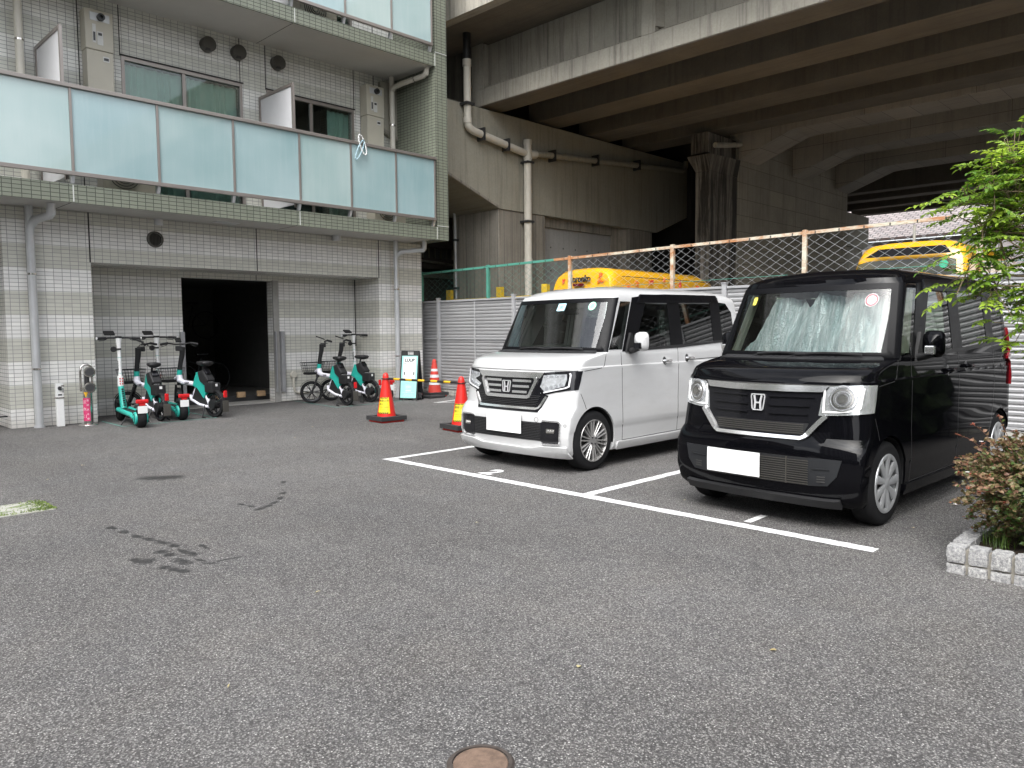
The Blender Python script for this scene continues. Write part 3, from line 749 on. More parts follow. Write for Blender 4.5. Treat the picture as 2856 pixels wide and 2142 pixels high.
def mesh_wire(a, b, mat, name, r):
    # woven zigzag wires hanging between the rails
    m = MB(); p = .092; y = b; z0 = 1.45; hh = .060; k = 0; p = .094
    while y < a:
        z = zt(y) - .04; n = 0; pts = []
        while z > z0:
            s = 1 if n % 2 else -1
            s *= 1 if k % 2 else -1; pts.append((X + .004 * s, y + s * p / 2 * 1.02, z)); z -= hh; n += 1
        vs = []; fs = []
        for i, q in enumerate(pts):
            for j in range(3):
                an = 2 * PI * j / 3; vs.append((q[0] + r * math.cos(an), q[1], q[2] + r * math.sin(an) * 1.3))
        for i in range(len(pts) - 1):
            for j in range(3): fs.append((i * 3 + j, i * 3 + (j + 1) % 3, i * 3 + 3 + (j + 1) % 3, i * 3 + 3 + j))
        m.add(vs, fs); y += p; k += 1
    m.build(name, mat, CF, recalc=False)
mesh_wire(13.28, 9.05, gw, 'wire_mesh', .0022); mesh_wire(9.03, -1.5, galv, 'wire_mesh', .0023)
MB().tube([(X, 9.04, 2.09), (X, 4.7, 2.12), (X, -1.5, 2.15)], .004, 6).build('tension_wire', gp, CF)
# yellow barrier behind the fence
yb = thing('yellow_guard_barrier', 'low yellow steel guard barrier beside the viaduct column', 'barrier', (12.6, 12.8, .4))
ym = pmat('yellow_paint', (.62, .42, .03), .5, var=.1)
MB().box(12.58, 12.62, 11.2, 14.6, 1.85, 2.13).build('rail', ym, yb)
for y in (12.72, 14.5, 11.3): MB().box(12.55, 12.65, y - .08, y + .08, .4, 2.36).build('post', ym, yb)

# ------------------------------------------------------------------ distant house
HS = thing('tiled_roof_house', 'old house with grey pantile roof beyond the viaduct', 'house', (42, 12, .4))
def rooftile():
    t = NT('pantile'); uv = t.coord('UV')
    b = t.n('ShaderNodeTexBrick', offset=.5); t.l(uv, b.inputs['Vector'])
    for k, v in (('Scale', 1.0), ('Mortar Size', .03), ('Mortar Smooth', .6), ('Brick Width', .36), ('Row Height', .27)): b.inputs[k].default_value = v
    b.inputs['Color1'].default_value = (.22, .19, .185, 1); b.inputs['Color2'].default_value = (.30, .26, .25, 1); b.inputs['Mortar'].default_value = (.04, .035, .035, 1)
    t.bsdf(b.outputs['Color'], .55, 0, t.bump(b.outputs['Fac'], .8, .03)); return t.m
m = MB()
m.add([(41.6, 2, 5.9), (41.6, 17.6, 5.9), (46.5, 17.6, 8.35), (46.5, 2, 8.35)], [(0, 1, 2, 3)])
rfo = m.build('roof', rooftile(), HS, recalc=False)
me = rfo.data
for l in me.uv_layers[0].data: pass
for poly in me.polygons:
    for li in poly.loop_indices:
        c = me.vertices[me.loops[li].vertex_index].co
        me.uv_layers[0].data[li].uv = (c.y, (c.x - 41.6) * 1.12)
MB().box(41.7, 46.5, 2.2, 17.4, .4, 5.75).build('wall', pmat('mauve_plaster', (.42, .38, .38), .9), HS)
MB().box(41.4, 41.62, 2, 17.6, 5.78, 5.9).build('gutter', pmat('brown_gutter', (.06, .04, .035), .6), HS)
MB().tube([(41.3, 12.55, 6.4), (41.3, 12.55, .4)], .07, 8).build('drainpipe', M['cedge'], HS)
bk = thing('pale_office_block', 'pale grey block beyond the tiled roof, below the viaduct edge', 'building', (70, 8, .4))
bwm = pmat('pale_wall', (.55, .56, .58), .8)
MB().box(66, 76, 2, 12, .4, 9.6).build('wall', bwm, bk)
m = MB()
for i in range(5):
    for z in (6.5, 8.3): m.box(65.97, 66.0, 3 + i * 1.8, 4 + i * 1.8, z, z + .9)
m.build('windows', M['darkmetal'], bk)
# block beyond the garage lot to the left and behind the camera (mirrored in glass and paint)
# ------------------------------------------------------------------ kei box cars
ZF = [.16, .19, .22, .32, .385, .40, .5, .56, .60, .75, .90, .945, .962, .975, 1.0, 1.03, 1.055, 1.075, 1.09, 1.10, 1.62, 1.66, 1.70, 1.74, 1.765]
UF = [.05, .03, .02, .0, .0, .0, .0, .01, .03, .04, .05, .055, .058, .066, .08, .115, .20, .32, .45, .53, .785, .79, .87, 1.02, 1.45]
HW = [.70, .72, .725, .732, .734, .741, .741, .740, .738, .738, .737, .738, .738, .729, .728, .727, .726, .725, .722, .72, .645, .625, .58, .47, .15]
LC = [.13, .11, .10, .09, .095, .10, .11, .14, .17, .20, .22, .23, .23, .23, .23, .23, .24, .23, .20, .15, .13, .15, .18, .25, .3]
UR = [3.22, 3.24, 3.26, 3.29] + [3.31] * 16 + [3.27, 3.25, 3.18, 3.02, 2.5]
LR = [.12] * 19 + [.12, .14, .16, .22, .3, .3]
def itp(z, T_):
    if z <= ZF[0]: return T_[0]
    for i in range(1, len(ZF)):
        if z <= ZF[i]:
            k = (z - ZF[i - 1]) / (ZF[i] - ZF[i - 1]); return T_[i - 1] + (T_[i] - T_[i - 1]) * k
    return T_[-1]
def Sp(s, z, ins=0):
    # wrap parameter: |s|<1 the rounded nose, above 1 metres along the flank; s<0 is the near (driver) flank
    a = abs(s); sg = -1 if s < 0 else 1
    L = itp(z, LC); h = itp(z, HW) - ins; u0 = itp(z, UF) + ins
    if a <= 1: t = a * PI / 2; return Vector((u0 + L * (1 - math.cos(t)), sg * h * math.sin(t), z))
    u = u0 + L + (a - 1); ue = itp(z, UR) - ins; lr = itp(z, LR)
    if u <= ue - lr: return Vector((u, sg * h, z))
    k = min((u - (ue - lr)) / lr, 1.0); return Vector((u, sg * h * math.sqrt(max(1 - k * k * .97, .0)), z))
def Fz(v, z):
    h = itp(z, HW); t = math.asin(max(-1, min(1, v / h))); return (t / (PI / 2), z)
def Dz(u, z, side=-1):
    d = u - itp(z, UF); L = itp(z, LC)
    if d >= L: return (side * (1 + d - L), z)
    return (side * math.acos(max(-1, min(1, 1 - d / L))) / (PI / 2), z)
def nrm(s, z, ins=0):
    e = 1e-3; a = Sp(s + e, z, ins) - Sp(s - e, z, ins); b = Sp(s, z + e, ins) - Sp(s, z - e, ins)
    n = b.cross(a) if True else a
    n.normalize()
    c = Vector((1.7, 0, .9)); p = Sp(s, z, ins)
    if n.dot(p - c) < 0: n = -n
    return n
def raw(pts, kind, closed=True, step=.04):
    out = []; n = len(pts); rng = n if closed else n - 1
    for i in range(rng):
        a, b = pts[i], pts[(i + 1) % n]; L = math.dist(a, b); k = max(int(L / step), 1)
        for j in range(k): out.append((a[0] + (b[0] - a[0]) * j / k, a[1] + (b[1] - a[1]) * j / k))
    if not closed: out.append(pts[-1])
    return [Fz(*p) if kind == 'f' else Dz(p[0], p[1]) for p in out]
def mirror(pl): return [(-s, z) for s, z in pl]
def patch(pl, off, th, name, mat, par, xf, ins=0, res=.05, wave=None, label=None):
    bm = bmesh.new()
    vs = [bm.verts.new((s, z, 0)) for s, z in pl]
    try: f = bm.faces.new(vs)
    except ValueError: bm.free(); return None
    bmesh.ops.triangulate(bm, faces=[f])
    s0, s1 = min(p[0] for p in pl), max(p[0] for p in pl); z0, z1 = min(p[1] for p in pl), max(p[1] for p in pl)
    for k in (0, 1):
        lo, hi = (s0, s1) if k == 0 else (z0, z1)
        n = int((hi - lo) / res)
        for i in range(1, n + 1):
            c = lo + (hi - lo) * i / (n + 1)
            co = (c, 0, 0) if k == 0 else (0, c, 0); no = (1, 0, 0) if k == 0 else (0, 1, 0)
            bmesh.ops.bisect_plane(bm, geom=bm.verts[:] + bm.edges[:] + bm.faces[:], plane_co=co, plane_no=no, dist=1e-5)
    bmesh.ops.remove_doubles(bm, verts=bm.verts, dist=1e-5)
    bm.verts.index_update()
    m = MB(); n = len(bm.verts); top = []; bot = []
    for v in bm.verts:
        s, z = v.co.x, v.co.y; N = nrm(s, z, ins); p = Sp(s, z, ins); o = off + (wave(s, z) if wave else 0)
        top.append(p + N * o); bot.append(p + N * (o - th))
    fs = []
    for f in bm.faces:
        ids = [v.index for v in f.verts]; a, b, c = top[ids[0]], top[ids[1]], top[ids[2]]
        nn = (b - a).cross(c - a); v = f.verts[0].co
        if nn.dot(nrm(v.x, v.y, ins)) < 0: ids = ids[::-1]
        fs.append(tuple(ids))
    edges = {}
    for f in fs:
        for i in range(len(f)): edges[(f[i], f[(i + 1) % len(f)])] = 1
    side = [(b, a, a + n, b + n) for (a, b) in edges if (b, a) not in edges]
    m.add(top + bot, fs + side)
    bm.free()
    return m.build(name, mat, par, smooth=40, recalc=False, xf=xf, world=False, label=label)
def band(pts, w, off, th, name, mat, par, xf, kind='f', closed=False, mir=False, ins=0, label=None):
    # ribbon of width w following a polyline in (v,z) or (u,z)
    P_ = [Vector(p) for p in pts]; n = len(P_); A = []; B = []
    for i in range(n):
        if closed: a, b = P_[(i - 1) % n], P_[(i + 1) % n]; d1 = (P_[i] - a).normalized(); d2 = (b - P_[i]).normalized()
        else:
            d1 = (P_[i] - P_[max(i - 1, 0)]).normalized() if i else (P_[1] - P_[0]).normalized()
            d2 = (P_[min(i + 1, n - 1)] - P_[i]).normalized() if i < n - 1 else d1
        t = (d1 + d2).normalized(); nn = Vector((-t.y, t.x)); k = w / 2 / max(nn.dot(Vector((-d1.y, d1.x))), .5)
        A.append(P_[i] + nn * k); B.append(P_[i] - nn * k)
    res = []
    rng = range(n if closed else n - 1)
    m = MB()
    for mm in ((1, -1) if mir else (1,)):
        rowA = []; rowB = []
        for i in rng:
            j = (i + 1) % n; L = (P_[j] - P_[i]).length; k = max(int(L / .03), 1)
            for q in range(k): rowA.append(A[i].lerp(A[j], q / k)); rowB.append(B[i].lerp(B[j], q / k))
        if not closed: rowA.append(A[-1]); rowB.append(B[-1])
        cv = (lambda p: Fz(p.x, p.y)) if kind == 'f' else (lambda p: Dz(p.x, p.y))
        vs = []
        for a, b in zip(rowA, rowB):
            for q, o in ((a, off), (b, off), (b, off - th), (a, off - th)):
                s, z = cv(q); s *= mm; vs.append(Sp(s, z, ins) + nrm(s, z, ins) * o)
        c = len(rowA); fs = []
        for i in range(c if closed else c - 1):
            j = (i + 1) % c
            for e in range(4): fs.append((i * 4 + e, i * 4 + (e + 1) % 4, j * 4 + (e + 1) % 4, j * 4 + e))
        if not closed: fs += [(0, 1, 2, 3), ((c - 1) * 4 + 3, (c - 1) * 4 + 2, (c - 1) * 4 + 1, (c - 1) * 4)]
        m.add(vs, fs)
    return m.build(name, mat, par, smooth=50, xf=xf, world=False, label=label)

def loft(zs, ins, nf=22, ns=44, nr=10):
    m = MB(); rings = []
    for z in zs:
        h = itp(z, HW) - ins; u0 = itp(z, UF) + ins; L = itp(z, LC); ue = itp(z, UR) - ins; lr = itp(z, LR); half = []
        for i in range(nf): t = i / nf * PI / 2; half.append((u0 + L * (1 - math.cos(t)), h * math.sin(t)))
        for i in range(ns): half.append((u0 + L + (ue - lr - u0 - L) * i / ns, h))
        for i in range(nr + 1): t = i / nr * PI / 2; half.append((ue - lr + lr * math.sin(t), h * (math.cos(t) ** .8 if i < nr else 0)))
        ring = [(u, -v, z) for u, v in half] + [(u, v, z) for u, v in half[-2:0:-1]]
        rings.append(ring)
    n = len(rings[0]); vs = [p for r_ in rings for p in r_]; fs = []
    for i in range(len(rings) - 1):
        for j in range(n): fs.append((i * n + j, i * n + (j + 1) % n, (i + 1) * n + (j + 1) % n, (i + 1) * n + j))
    fs.append(tuple(range(n - 1, -1, -1))); fs.append(tuple(range((len(rings) - 1) * n, len(rings) * n)))
    return m.add(vs, fs)

def rawobj(mb, xf):
    me = bpy.data.meshes.new('cut'); me.from_pydata([tuple(xf @ Vector(p)) for p in mb.v], [], mb.f)
    bm = bmesh.new(); bm.from_mesh(me); bmesh.ops.recalc_face_normals(bm, faces=bm.faces); bm.to_mesh(me); bm.free()
    o = bpy.data.objects.new('cut', me); COL.objects.link(o); return o

M['unit'] = pmat('lamp_bowl_grey', (.42, .43, .45), .25, .5, var=.2, scale=30)
XF = Matrix.Diagonal((1.03, 1.03, 1.03, 1))
QW = [(.685, 1.122), (.885, 1.122), (1.105, 1.585), (.945, 1.585)]
W1 = [(1.07, 1.125), (1.72, 1.14), (1.75, 1.572), (1.345, 1.572)]
W2 = [(1.95, 1.15), (2.58, 1.18), (2.58, 1.59), (1.96, 1.58)]
W3 = [(2.77, 1.195), (3.05, 1.20), (3.04, 1.50), (2.93, 1.60), (2.77, 1.61)]

def car(kind, label, loc, yaw):
    global XF
    XF = Matrix.Diagonal((1.03, .965 if kind == 'black' else 1.03, 1.03, 1))
    dark = kind == 'black'; WU = (.49, 2.93) if dark else (.45, 2.97)
    root = thing('parked_car', label, 'car', loc, R(yaw), 'boxy cars parked in the slots')
    t = NT('car_paint_' + kind); v = t.coord()
    n = t.noise(v, 3, 3)
    fl = t.n('ShaderNodeTexNoise'); fl.inputs['Scale'].default_value = 900; t.l(v, fl.inputs['Vector'])
    if dark: t.bsdf(t.mix(n, (.002, .002, .003), (.004, .004, .005)), .6, 0, None, .5, .0, Coat_IOR=1.4)
    else:
        dirt = t.ramp(t.noise(t.mapping(v, (2, 2, 6)), 2.0, 6, .7), [(.45, 0.), (.8, .25)])
        t.bsdf(t.mix(dirt, t.mix(n, (.56, .562, .565), (.585, .585, .585)), (.40, .39, .37)), .28, .0, None, 1.0, .5)
    paint = t.m
    trim = M['gloss_trim']
    zs = sorted(set([round(z, 4) for z in ZF] + [.27, .36, .45, .53, .65, .70, .80, .85, 1.15] + [1.10 + .52 * i / 12 for i in range(1, 12)] + [1.64, 1.68, 1.72, 1.755]))
    ob = rawobj(loft(zs, 0), XF)
    cuts = []
    for u in WU:
        for s in (-1, 1): cuts.append(MB().cyl((u, s * .50, .292), (0, s, 0), .308, .4, 48))
    zin = [.40, .6, .8, .95, 1.0, 1.05, 1.09, 1.12, 1.3, 1.5, 1.6, 1.66, 1.69]
    cav = loft(zin, .045); cuts.append(cav)
    cuts.append(MB().prism([(-.645, 1.135), (.645, 1.135), (.575, 1.585), (-.575, 1.585)], 0, .2, 1.15))
    cuts.append(MB().prism([(-.50, 1.20), (.50, 1.20), (.46, 1.56), (-.46, 1.56)], 0, 2.95, 3.5))
    for q in (QW, W1, W2, W3): cuts.append(MB().prism(q, 1, -1, 1))
    for c in cuts:
        cb = rawobj(c, XF)
        md = ob.modifiers.new('b', 'BOOLEAN'); md.operation = 'DIFFERENCE'; md.solver = 'EXACT'; md.object = cb
        bpy.context.view_layer.update()
        me = bpy.data.meshes.new_from_object(ob.evaluated_get(bpy.context.evaluated_depsgraph_get()))
        ob.modifiers.clear(); ob.data = me; bpy.data.objects.remove(cb)
    ob.name = 'body'; ob.data.name = 'body'; ob.data.materials.clear(); ob.data.materials.append(paint)
    ob.data.shade_smooth(); ob.data.set_sharp_from_angle(angle=R(28)); ob.parent = root
    a = dict(par=root, xf=XF)
    # glass
    gl = glassy('windscreen_glass_' + kind, (.70, .78, .75) if not dark else (.84, .90, .88), 1.9 if not dark else .85)
    pv = glassy('privacy_glass_' + kind, (.06, .065, .065), 1.1) if not dark else glassy('privacy_glass_' + kind, (.10, .11, .11), .8)
    fw = glassy('side_glass_' + kind, (.34, .37, .35) if not dark else (.60, .66, .60), 1.0)
    ws = patch([Dz(.615, 1.108), Fz(-.5, 1.108), Fz(0, 1.108), Fz(.5, 1.108), mirror([Dz(.615, 1.108)])[0], mirror([Dz(.875, 1.612)])[0], Fz(.4, 1.612), Fz(0, 1.612), Fz(-.4, 1.612), Dz(.875, 1.612)], .003, .005, 'windscreen', gl, **a)
    band([(-.668, 1.120), (.668, 1.120), (.60, 1.598), (-.60, 1.598)], .040, .006, .004, 'windscreen_frame', M['gloss_trim'], kind='f', closed=True, **a)
    for sd in (1, -1):
        f_ = (lambda pl: pl) if sd == 1 else mirror
        # dark pillar between windscreen and quarter glass, frame, visor and pillars
        patch(f_([Dz(.60, 1.10), Dz(.865, 1.62), Dz(.925, 1.62), Dz(.668, 1.10)]), .004, .004, 'a_pillar', M['gloss_trim'], **a)
        patch(f_(raw(QW, 's')), .003, .005, 'quarter_glass', gl if dark else fw, **a)
        patch(f_(raw(W1, 's')), .002, .004, 'front_window', fw, **a)
        patch(f_(raw(W2, 's')), .002, .004, 'rear_window', pv, **a)
        patch(f_(raw(W3, 's')), .002, .004, 'side_rear_window', pv, **a)
        gp_ = M['gloss_trim']
        patch(f_(raw([(.885, 1.10), (1.08, 1.105), (1.355, 1.585), (1.30, 1.645), (1.14, 1.625)], 's')), .005, .005, 'window_pillar', trim, **a)
        patch(f_(raw([(1.72, 1.115), (1.95, 1.125), (1.96, 1.60), (1.74, 1.60)], 's')), .005, .005, 'window_pillar', gp_, **a)
        patch(f_(raw([(2.58, 1.15), (2.78, 1.165), (2.78, 1.64), (2.58, 1.63)], 's')), .005, .005, 'window_pillar', gp_, **a)
        patch(f_(raw([(1.20, 1.575), (1.80, 1.585), (2.60, 1.60), (2.76, 1.64), (2.76, 1.675), (1.28, 1.655)], 's')), .018, .016, 'rain_visor', trim, **a)
        patch(f_(raw([(1.0, 1.10), (1.95, 1.12), (3.05, 1.175), (3.05, 1.198), (1.95, 1.15), (1.0, 1.126)], 's')), .006, .006, 'belt_moulding', M['black'], **a)
        def sb(pts, w, nm, mat=M['dark_joint'], off=.0015, th=.004, kind='s'):
            P_ = raw(pts, kind, closed=False, step=.05)
            # seam ribbons live on the flank: build from the raw polyline
            return band(pts, w, off, th, nm, mat, kind=kind, mir=False, **a) if sd == 1 else None
        if sd == 1:
            seam = M['dark_joint'] if not dark else M['darkmetal']
            sb([(.863, 1.09), (.866, .7), (.878, .243)], .005, 'door_seam', seam)
            sb([(1.845, 1.125), (1.835, .7), (1.825, .25)], .005, 'door_seam', seam)
            sb([(.878, .243), (1.825, .25), (2.52, .25), (2.62, .40), (2.72, .62), (2.74, .80), (2.74, 1.16)], .005, 'door_seam', seam)
            sb([(2.0, .985), (3.10, 1.0)], .007, 'door_seam', seam)
            sb([(.30, .935), (.545, .955), (.60, .975), (.635, 1.09)], .005, 'bonnet_seam', seam)
            sb([(.247, .732), (.30, .64), (.325, .585)], .005, 'bumper_seam', seam)
        # sill
        patch(f_(raw([(.80, .165), (2.62, .165), (2.62, .235), (.80, .235)], 's')), .016, .02, 'side_sill', paint, **a)
        # door handles: recess cup and grip
        for u, z in ((1.62, .988), (2.04, 1.005)):
            cup = [(u - .03 + .032 * math.cos(q * PI / 8), z + .042 * math.sin(q * PI / 8)) for q in range(16)]
            h = patch(f_([Dz(*p) for p in cup]), .002, .004, 'door_handle', M['blackgloss'] if dark else M['darkmetal'], **a)
            v0 = -(itp(z, HW) + .028) * sd
            MB().tube([(u - .065, v0 + .02 * sd, z), (u - .045, v0, z), (u + .055, v0, z), (u + .075, v0 + .02 * sd, z)], .014, 8).build('handle_grip', paint if dark else M['chrome'], h, smooth=60, xf=XF, world=False)
    band([(-.72, .940), (.72, .940)], .006, .0015, .004, 'bonnet_edge', M['dark_joint'], kind='f', **a)
    # ---- wheels
    for u in WU:
        for s in (-1, 1):
            wb = MB().lathe([(.195, 0), (.205, .004), (.235, .000), (.262, .006), (.277, .022), (.281, .045), (.281, .12), (.277, .145), (.255, .16), (.20, .16)], (u, s * .728, .281), (0, -s, 0), 48)
            w = wb.build('wheel', bpy.data.materials.get('tyre') or pmat('tyre', (.016, .016, .017), .85, var=.2, bump=.3, bscale=60, spec=.15), root, smooth=40, xf=XF, world=False)
            sil = bpy.data.materials.get('rim_' + kind) or (pmat('rim_' + kind, (.46, .45, .44) if not dark else (.52, .53, .54), .32, .65 if not dark else .5, var=.05))
            MB().lathe([(.20, .006), (.196, -.002), (.188, -.001), (.180, .02), (.178, .1)], (u, s * .728, .281), (0, -s, 0), 48).build('rim', sil, w, smooth=40, xf=XF, world=False)
            MB().lathe([(0, .055), (.18, .055)], (u, s * .728, .281), (0, -s, 0), 32).build('brake_disc', M['dark_joint'], w, xf=XF, world=False)
            sp = MB(); c = Vector((u, s * .728, .281))
            def bar(a0, a1, r0, r1, w0, w1, y0, y1, th=.018):
                p0 = Vector((math.cos(a0) * r0, 0, math.sin(a0) * r0)); p1 = Vector((math.cos(a1) * r1, 0, math.sin(a1) * r1))
                d = (p1 - p0).normalized(); nn = Vector((-d.z, 0, d.x)); vs = []
                for p, ww, yy in ((p0, w0, y0), (p1, w1, y1)):
                    for e, y_ in ((-1, yy), (1, yy), (.6, yy - .004), (-.6, yy - .004), (1, yy + th), (-1, yy + th)): vs.append(c + p + nn * e * ww / 2 + Vector((0, -s * y_, 0)))
                sp.add(vs, [(0, 3, 9, 6), (3, 2, 8, 9), (2, 1, 7, 8), (1, 4, 10, 7), (5, 0, 6, 11), (4, 5, 11, 10), (0, 5, 4, 1, 2, 3), (6, 9, 8, 7, 10, 11)])
            if not dark:
                for k in range(10):
                    a0 = 2 * PI * k / 10 + .1
                    bar(a0 - .10, a0 - .20, .035, .186, .017, .011, .014, .002); bar(a0 + .10, a0 + .20, .035, .186, .017, .011, .014, .002)
                sp.lathe([(0, .006), (.03, .006), (.05, .012), (.056, .03)], c, (0, -s, 0), 24)
                sp.build('rim_spokes', sil, w, smooth=35, xf=XF, world=False)
                nu = MB()
                for k in range(4): nu.cyl(c + Vector((math.cos(k * PI / 2 + .6) * .038, s * .004, math.sin(k * PI / 2 + .6) * .038)), (0, -s, 0), .007, .02, 8)
                nu.build('wheel_nuts', M['darkmetal'], w, xf=XF, world=False)
            else:
                for k in range(9):
                    a0 = 2 * PI * k / 9
                    bar(a0 - .05, a0 + .06, .03, .180, .030, .062, .002, -.001, .012)
                sp.lathe([(0, -.006), (.035, -.004), (.05, .004), (.052, .02)], c, (0, -s, 0), 24)
                sp.lathe([(.165, .0), (.170, -.003), (.19, -.003), (.192, .01), (.165, .01)], c, (0, -s, 0), 40)
                sp.build('hubcap', sil, w, smooth=30, xf=XF, world=False)
            # liner of the wheel arch
            m = MB(); n = 24; vs = []
            for j in range(n + 1):
                an = -.35 + (PI + .7) * j / n
                uu_, zz_ = u + .306 * math.cos(an), max(.281 + .306 * math.sin(an), .165)
                uu_ = min(uu_, 3.2); out = abs(Sp(Dz(uu_, max(zz_, .17))[0], max(zz_, .17)).y) - .012
                for vv in (out, .46): vs.append((uu_, s * vv, zz_))
            m.add(vs, [(2 * j, 2 * j + 1, 2 * j + 3, 2 * j + 2) for j in range(n)])
            m.add([(u + .306 * math.cos(j * PI / 10), s * .47, max(.281 + .306 * math.sin(j * PI / 10), .1)) for j in range(11)], [tuple(range(11))])
            m.build('wheel_arch_liner', M['black'], root, recalc=False, xf=XF, world=False)
    # underside shadow box (floor pan)
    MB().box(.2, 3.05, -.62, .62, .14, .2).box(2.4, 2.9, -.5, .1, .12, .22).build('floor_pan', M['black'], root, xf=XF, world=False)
    # ---- mirrors
    for s in (-1, 1):
        mu, mv = (1.03, .855) if not dark else (.99, .835)
        mb_ = MB(); rs = []
        prof = [(0, .0), (.02, .055), (.045, .08), (.075, .088), (.085, .088)]
        vs = []; fs = []; n = 20
        for (du, r_) in prof:
            for j in range(n):
                an = 2 * PI * j / n; cx, cz = math.cos(an), math.sin(an)
                q = 1 / (abs(cx) ** 4 + abs(cz) ** 4) ** .25
                vs.append((mu - .085 + du, s * (mv + cx * q * r_ * .95 * (.9)), 1.195 + cz * q * r_ * 1.05))
        for i in range(len(prof) - 1):
            for j in range(n): fs.append((i * n + j, i * n + (j + 1) % n, (i + 1) * n + (j + 1) % n, (i + 1) * n + j))
        fs.append(tuple(range((len(prof) - 1) * n, len(prof) * n)))
        mb_.add(vs, fs)
        mi = mb_.build('door_mirror', paint, root, smooth=50, xf=XF, world=False)
        MB().tube([(mu - .03, s * .735, 1.105), (mu - .035, s * .79, 1.115), (mu - .04, s * .84, 1.135)], [.03, .026, .03], 10).build('mirror_foot', M['black'], mi, smooth=50, xf=XF, world=False)
        sh_ = MB().box(mu - .1, mu - .06, s * mv - .035, s * mv + .035, 1.125, 1.185).build('side_camera_mirror', M['chrome'] if dark else M['blackgloss'], mi, xf=XF, world=False, bevel=.008)
        MB().prism([(.93, 1.10), (1.12, 1.10), (1.02, 1.28), (1.0, 1.28)], 1, s * .715, s * .74).build('mirror_triangle', M['black'], mi, xf=XF, world=False)
    # ---- wipers
    for (v0, v1) in ((.30, -.10), (-.02, -.50)):
        m = MB(); pts = []
        for i in range(7):
            vv = v0 + (v1 - v0) * i / 6; z = 1.112 + .012 * math.sin(PI * i / 6)
            s_, z_ = Fz(vv, z); pts.append(Sp(s_, z_) + nrm(s_, z_) * .03)
        m.tube(pts, .009, 6)
        s_, z_ = Fz(v0 + .05, 1.098); m.tube([Sp(s_, z_) + nrm(s_, z_) * .012, pts[2], pts[3]], .007, 6)
        m.build('wiper', M['black'], root, xf=XF, world=False)
    MB().box(3.265, 3.275, -.50, .50, 1.19, 1.57).build('tailgate_window', fw, root, xf=XF, world=False)
    # cowl
    patch(raw([(-.66, 1.088), (.66, 1.088), (.62, 1.112), (-.62, 1.112)], 'f'), .008, .01, 'cowl', M['black'], **a)
    # ---- cabin
    seat = pmat('seat_fabric_' + kind, (.03, .03, .03) if not dark else (.36, .34, .27), .9)
    cream = pmat('cabin_trim_' + kind, (.10, .10, .10) if not dark else (.50, .52, .40), .8)
    MB().box(.52, 1.0, -.60, .60, .6, 1.02).build('dashboard', M['black'] if not dark else pmat('dash_beige', (.12, .11, .10), .8), root, xf=XF, world=False, bevel=.03)
    for s in (-1, 1):
        st = MB().box(1.35, 1.85, s * .33 - .24, s * .33 + .24, .55, .72).build('seat', seat, root, xf=XF, world=False, bevel=.05)
        MB().box(1.76, 1.88, s * .33 - .23, s * .33 + .23, .7, 1.25).build('seat_back', seat, st, xf=XF, world=False, bevel=.05)
        MB().box(1.80, 1.88, s * .33 - .12, s * .33 + .12, 1.29, 1.45).build('headrest', seat, st, xf=XF, world=False, bevel=.035)
    MB().box(2.5, 2.62, -.55, .55, .6, 1.2).build('rear_seat', seat, root, xf=XF, world=False, bevel=.04)
    rot = []
    for i in range(25): an = 2 * PI * i / 24; rot.append((1.12 + .06 * math.sin(an), -.33 + .17 * math.cos(an), 1.03 + .16 * math.sin(an)))
    MB().tube(rot, .013, 8, caps=False).box(1.05, 1.13, -.40, -.26, .99, 1.06).build('steering_wheel', M['black'], root, xf=XF, world=False, smooth=50)
    MB().box(.93, .96, -.12, .12, 1.47, 1.53).build('rear_view_mirror', M['black'], root, xf=XF, world=False, bevel=.01)
    MB().box(1.0, 2.9, -.5, .5, 1.655, 1.66).build('headlining', cream, root, xf=XF, world=False)
    # tail lamps
    for sd in (1, -1):
        f_ = (lambda pl: pl) if sd == 1 else mirror
        patch(f_(raw([(3.17, .80), (3.26, .80), (3.26, 1.33), (3.18, 1.30)], 's', step=.1)), .022, .03, 'tail_lamp', pmat('tail_red', (.16, .006, .01), .15, coat=1), res=.1, **a)
    # number plate, blanked white as in the photo
    plt = (.230, -.233, .350, .531) if not dark else (.386, -.051, .315, .473)
    patch(raw([(plt[0], plt[2]), (plt[1], plt[2]), (plt[1], plt[3]), (plt[0], plt[3])], 'f'), .030, .006, 'number_plate', pmat('blank_plate', (.92, .92, .92), .6, var=.0), **a)
    ch = M['chrome']
    def circle(v, z, r_, n=22, k=1.0): return [(v + r_ * k * math.cos(2 * PI * i / n), z + r_ * math.sin(2 * PI * i / n)) for i in range(n)]
    def emblem(v, z, w, h, o):
        e = band([(v - w * .55, z + h * .5), (v + w * .55, z + h * .5), (v + w * .62, z + h * .38), (v + w * .5, z - h * .42), (v + w * .38, z - h * .5), (v - w * .38, z - h * .5), (v - w * .5, z - h * .42), (v - w * .62, z + h * .38)], .007, o + .006, .008, 'emblem', M['emblem'], kind='f', closed=True, **a)
        for q in (-1, 1): band([(v + q * w * .34, z + h * .44), (v + q * w * .23, z), (v + q * w * .27, z - h * .44)], .014, o + .006, .006, 'emblem_letter', M['emblem'], kind='f', par=e, xf=XF)
        band([(v - w * .22, z - .004), (v + w * .22, z - .004)], .011, o + .0055, .006, 'emblem_letter', M['emblem'], kind='f', par=e, xf=XF)
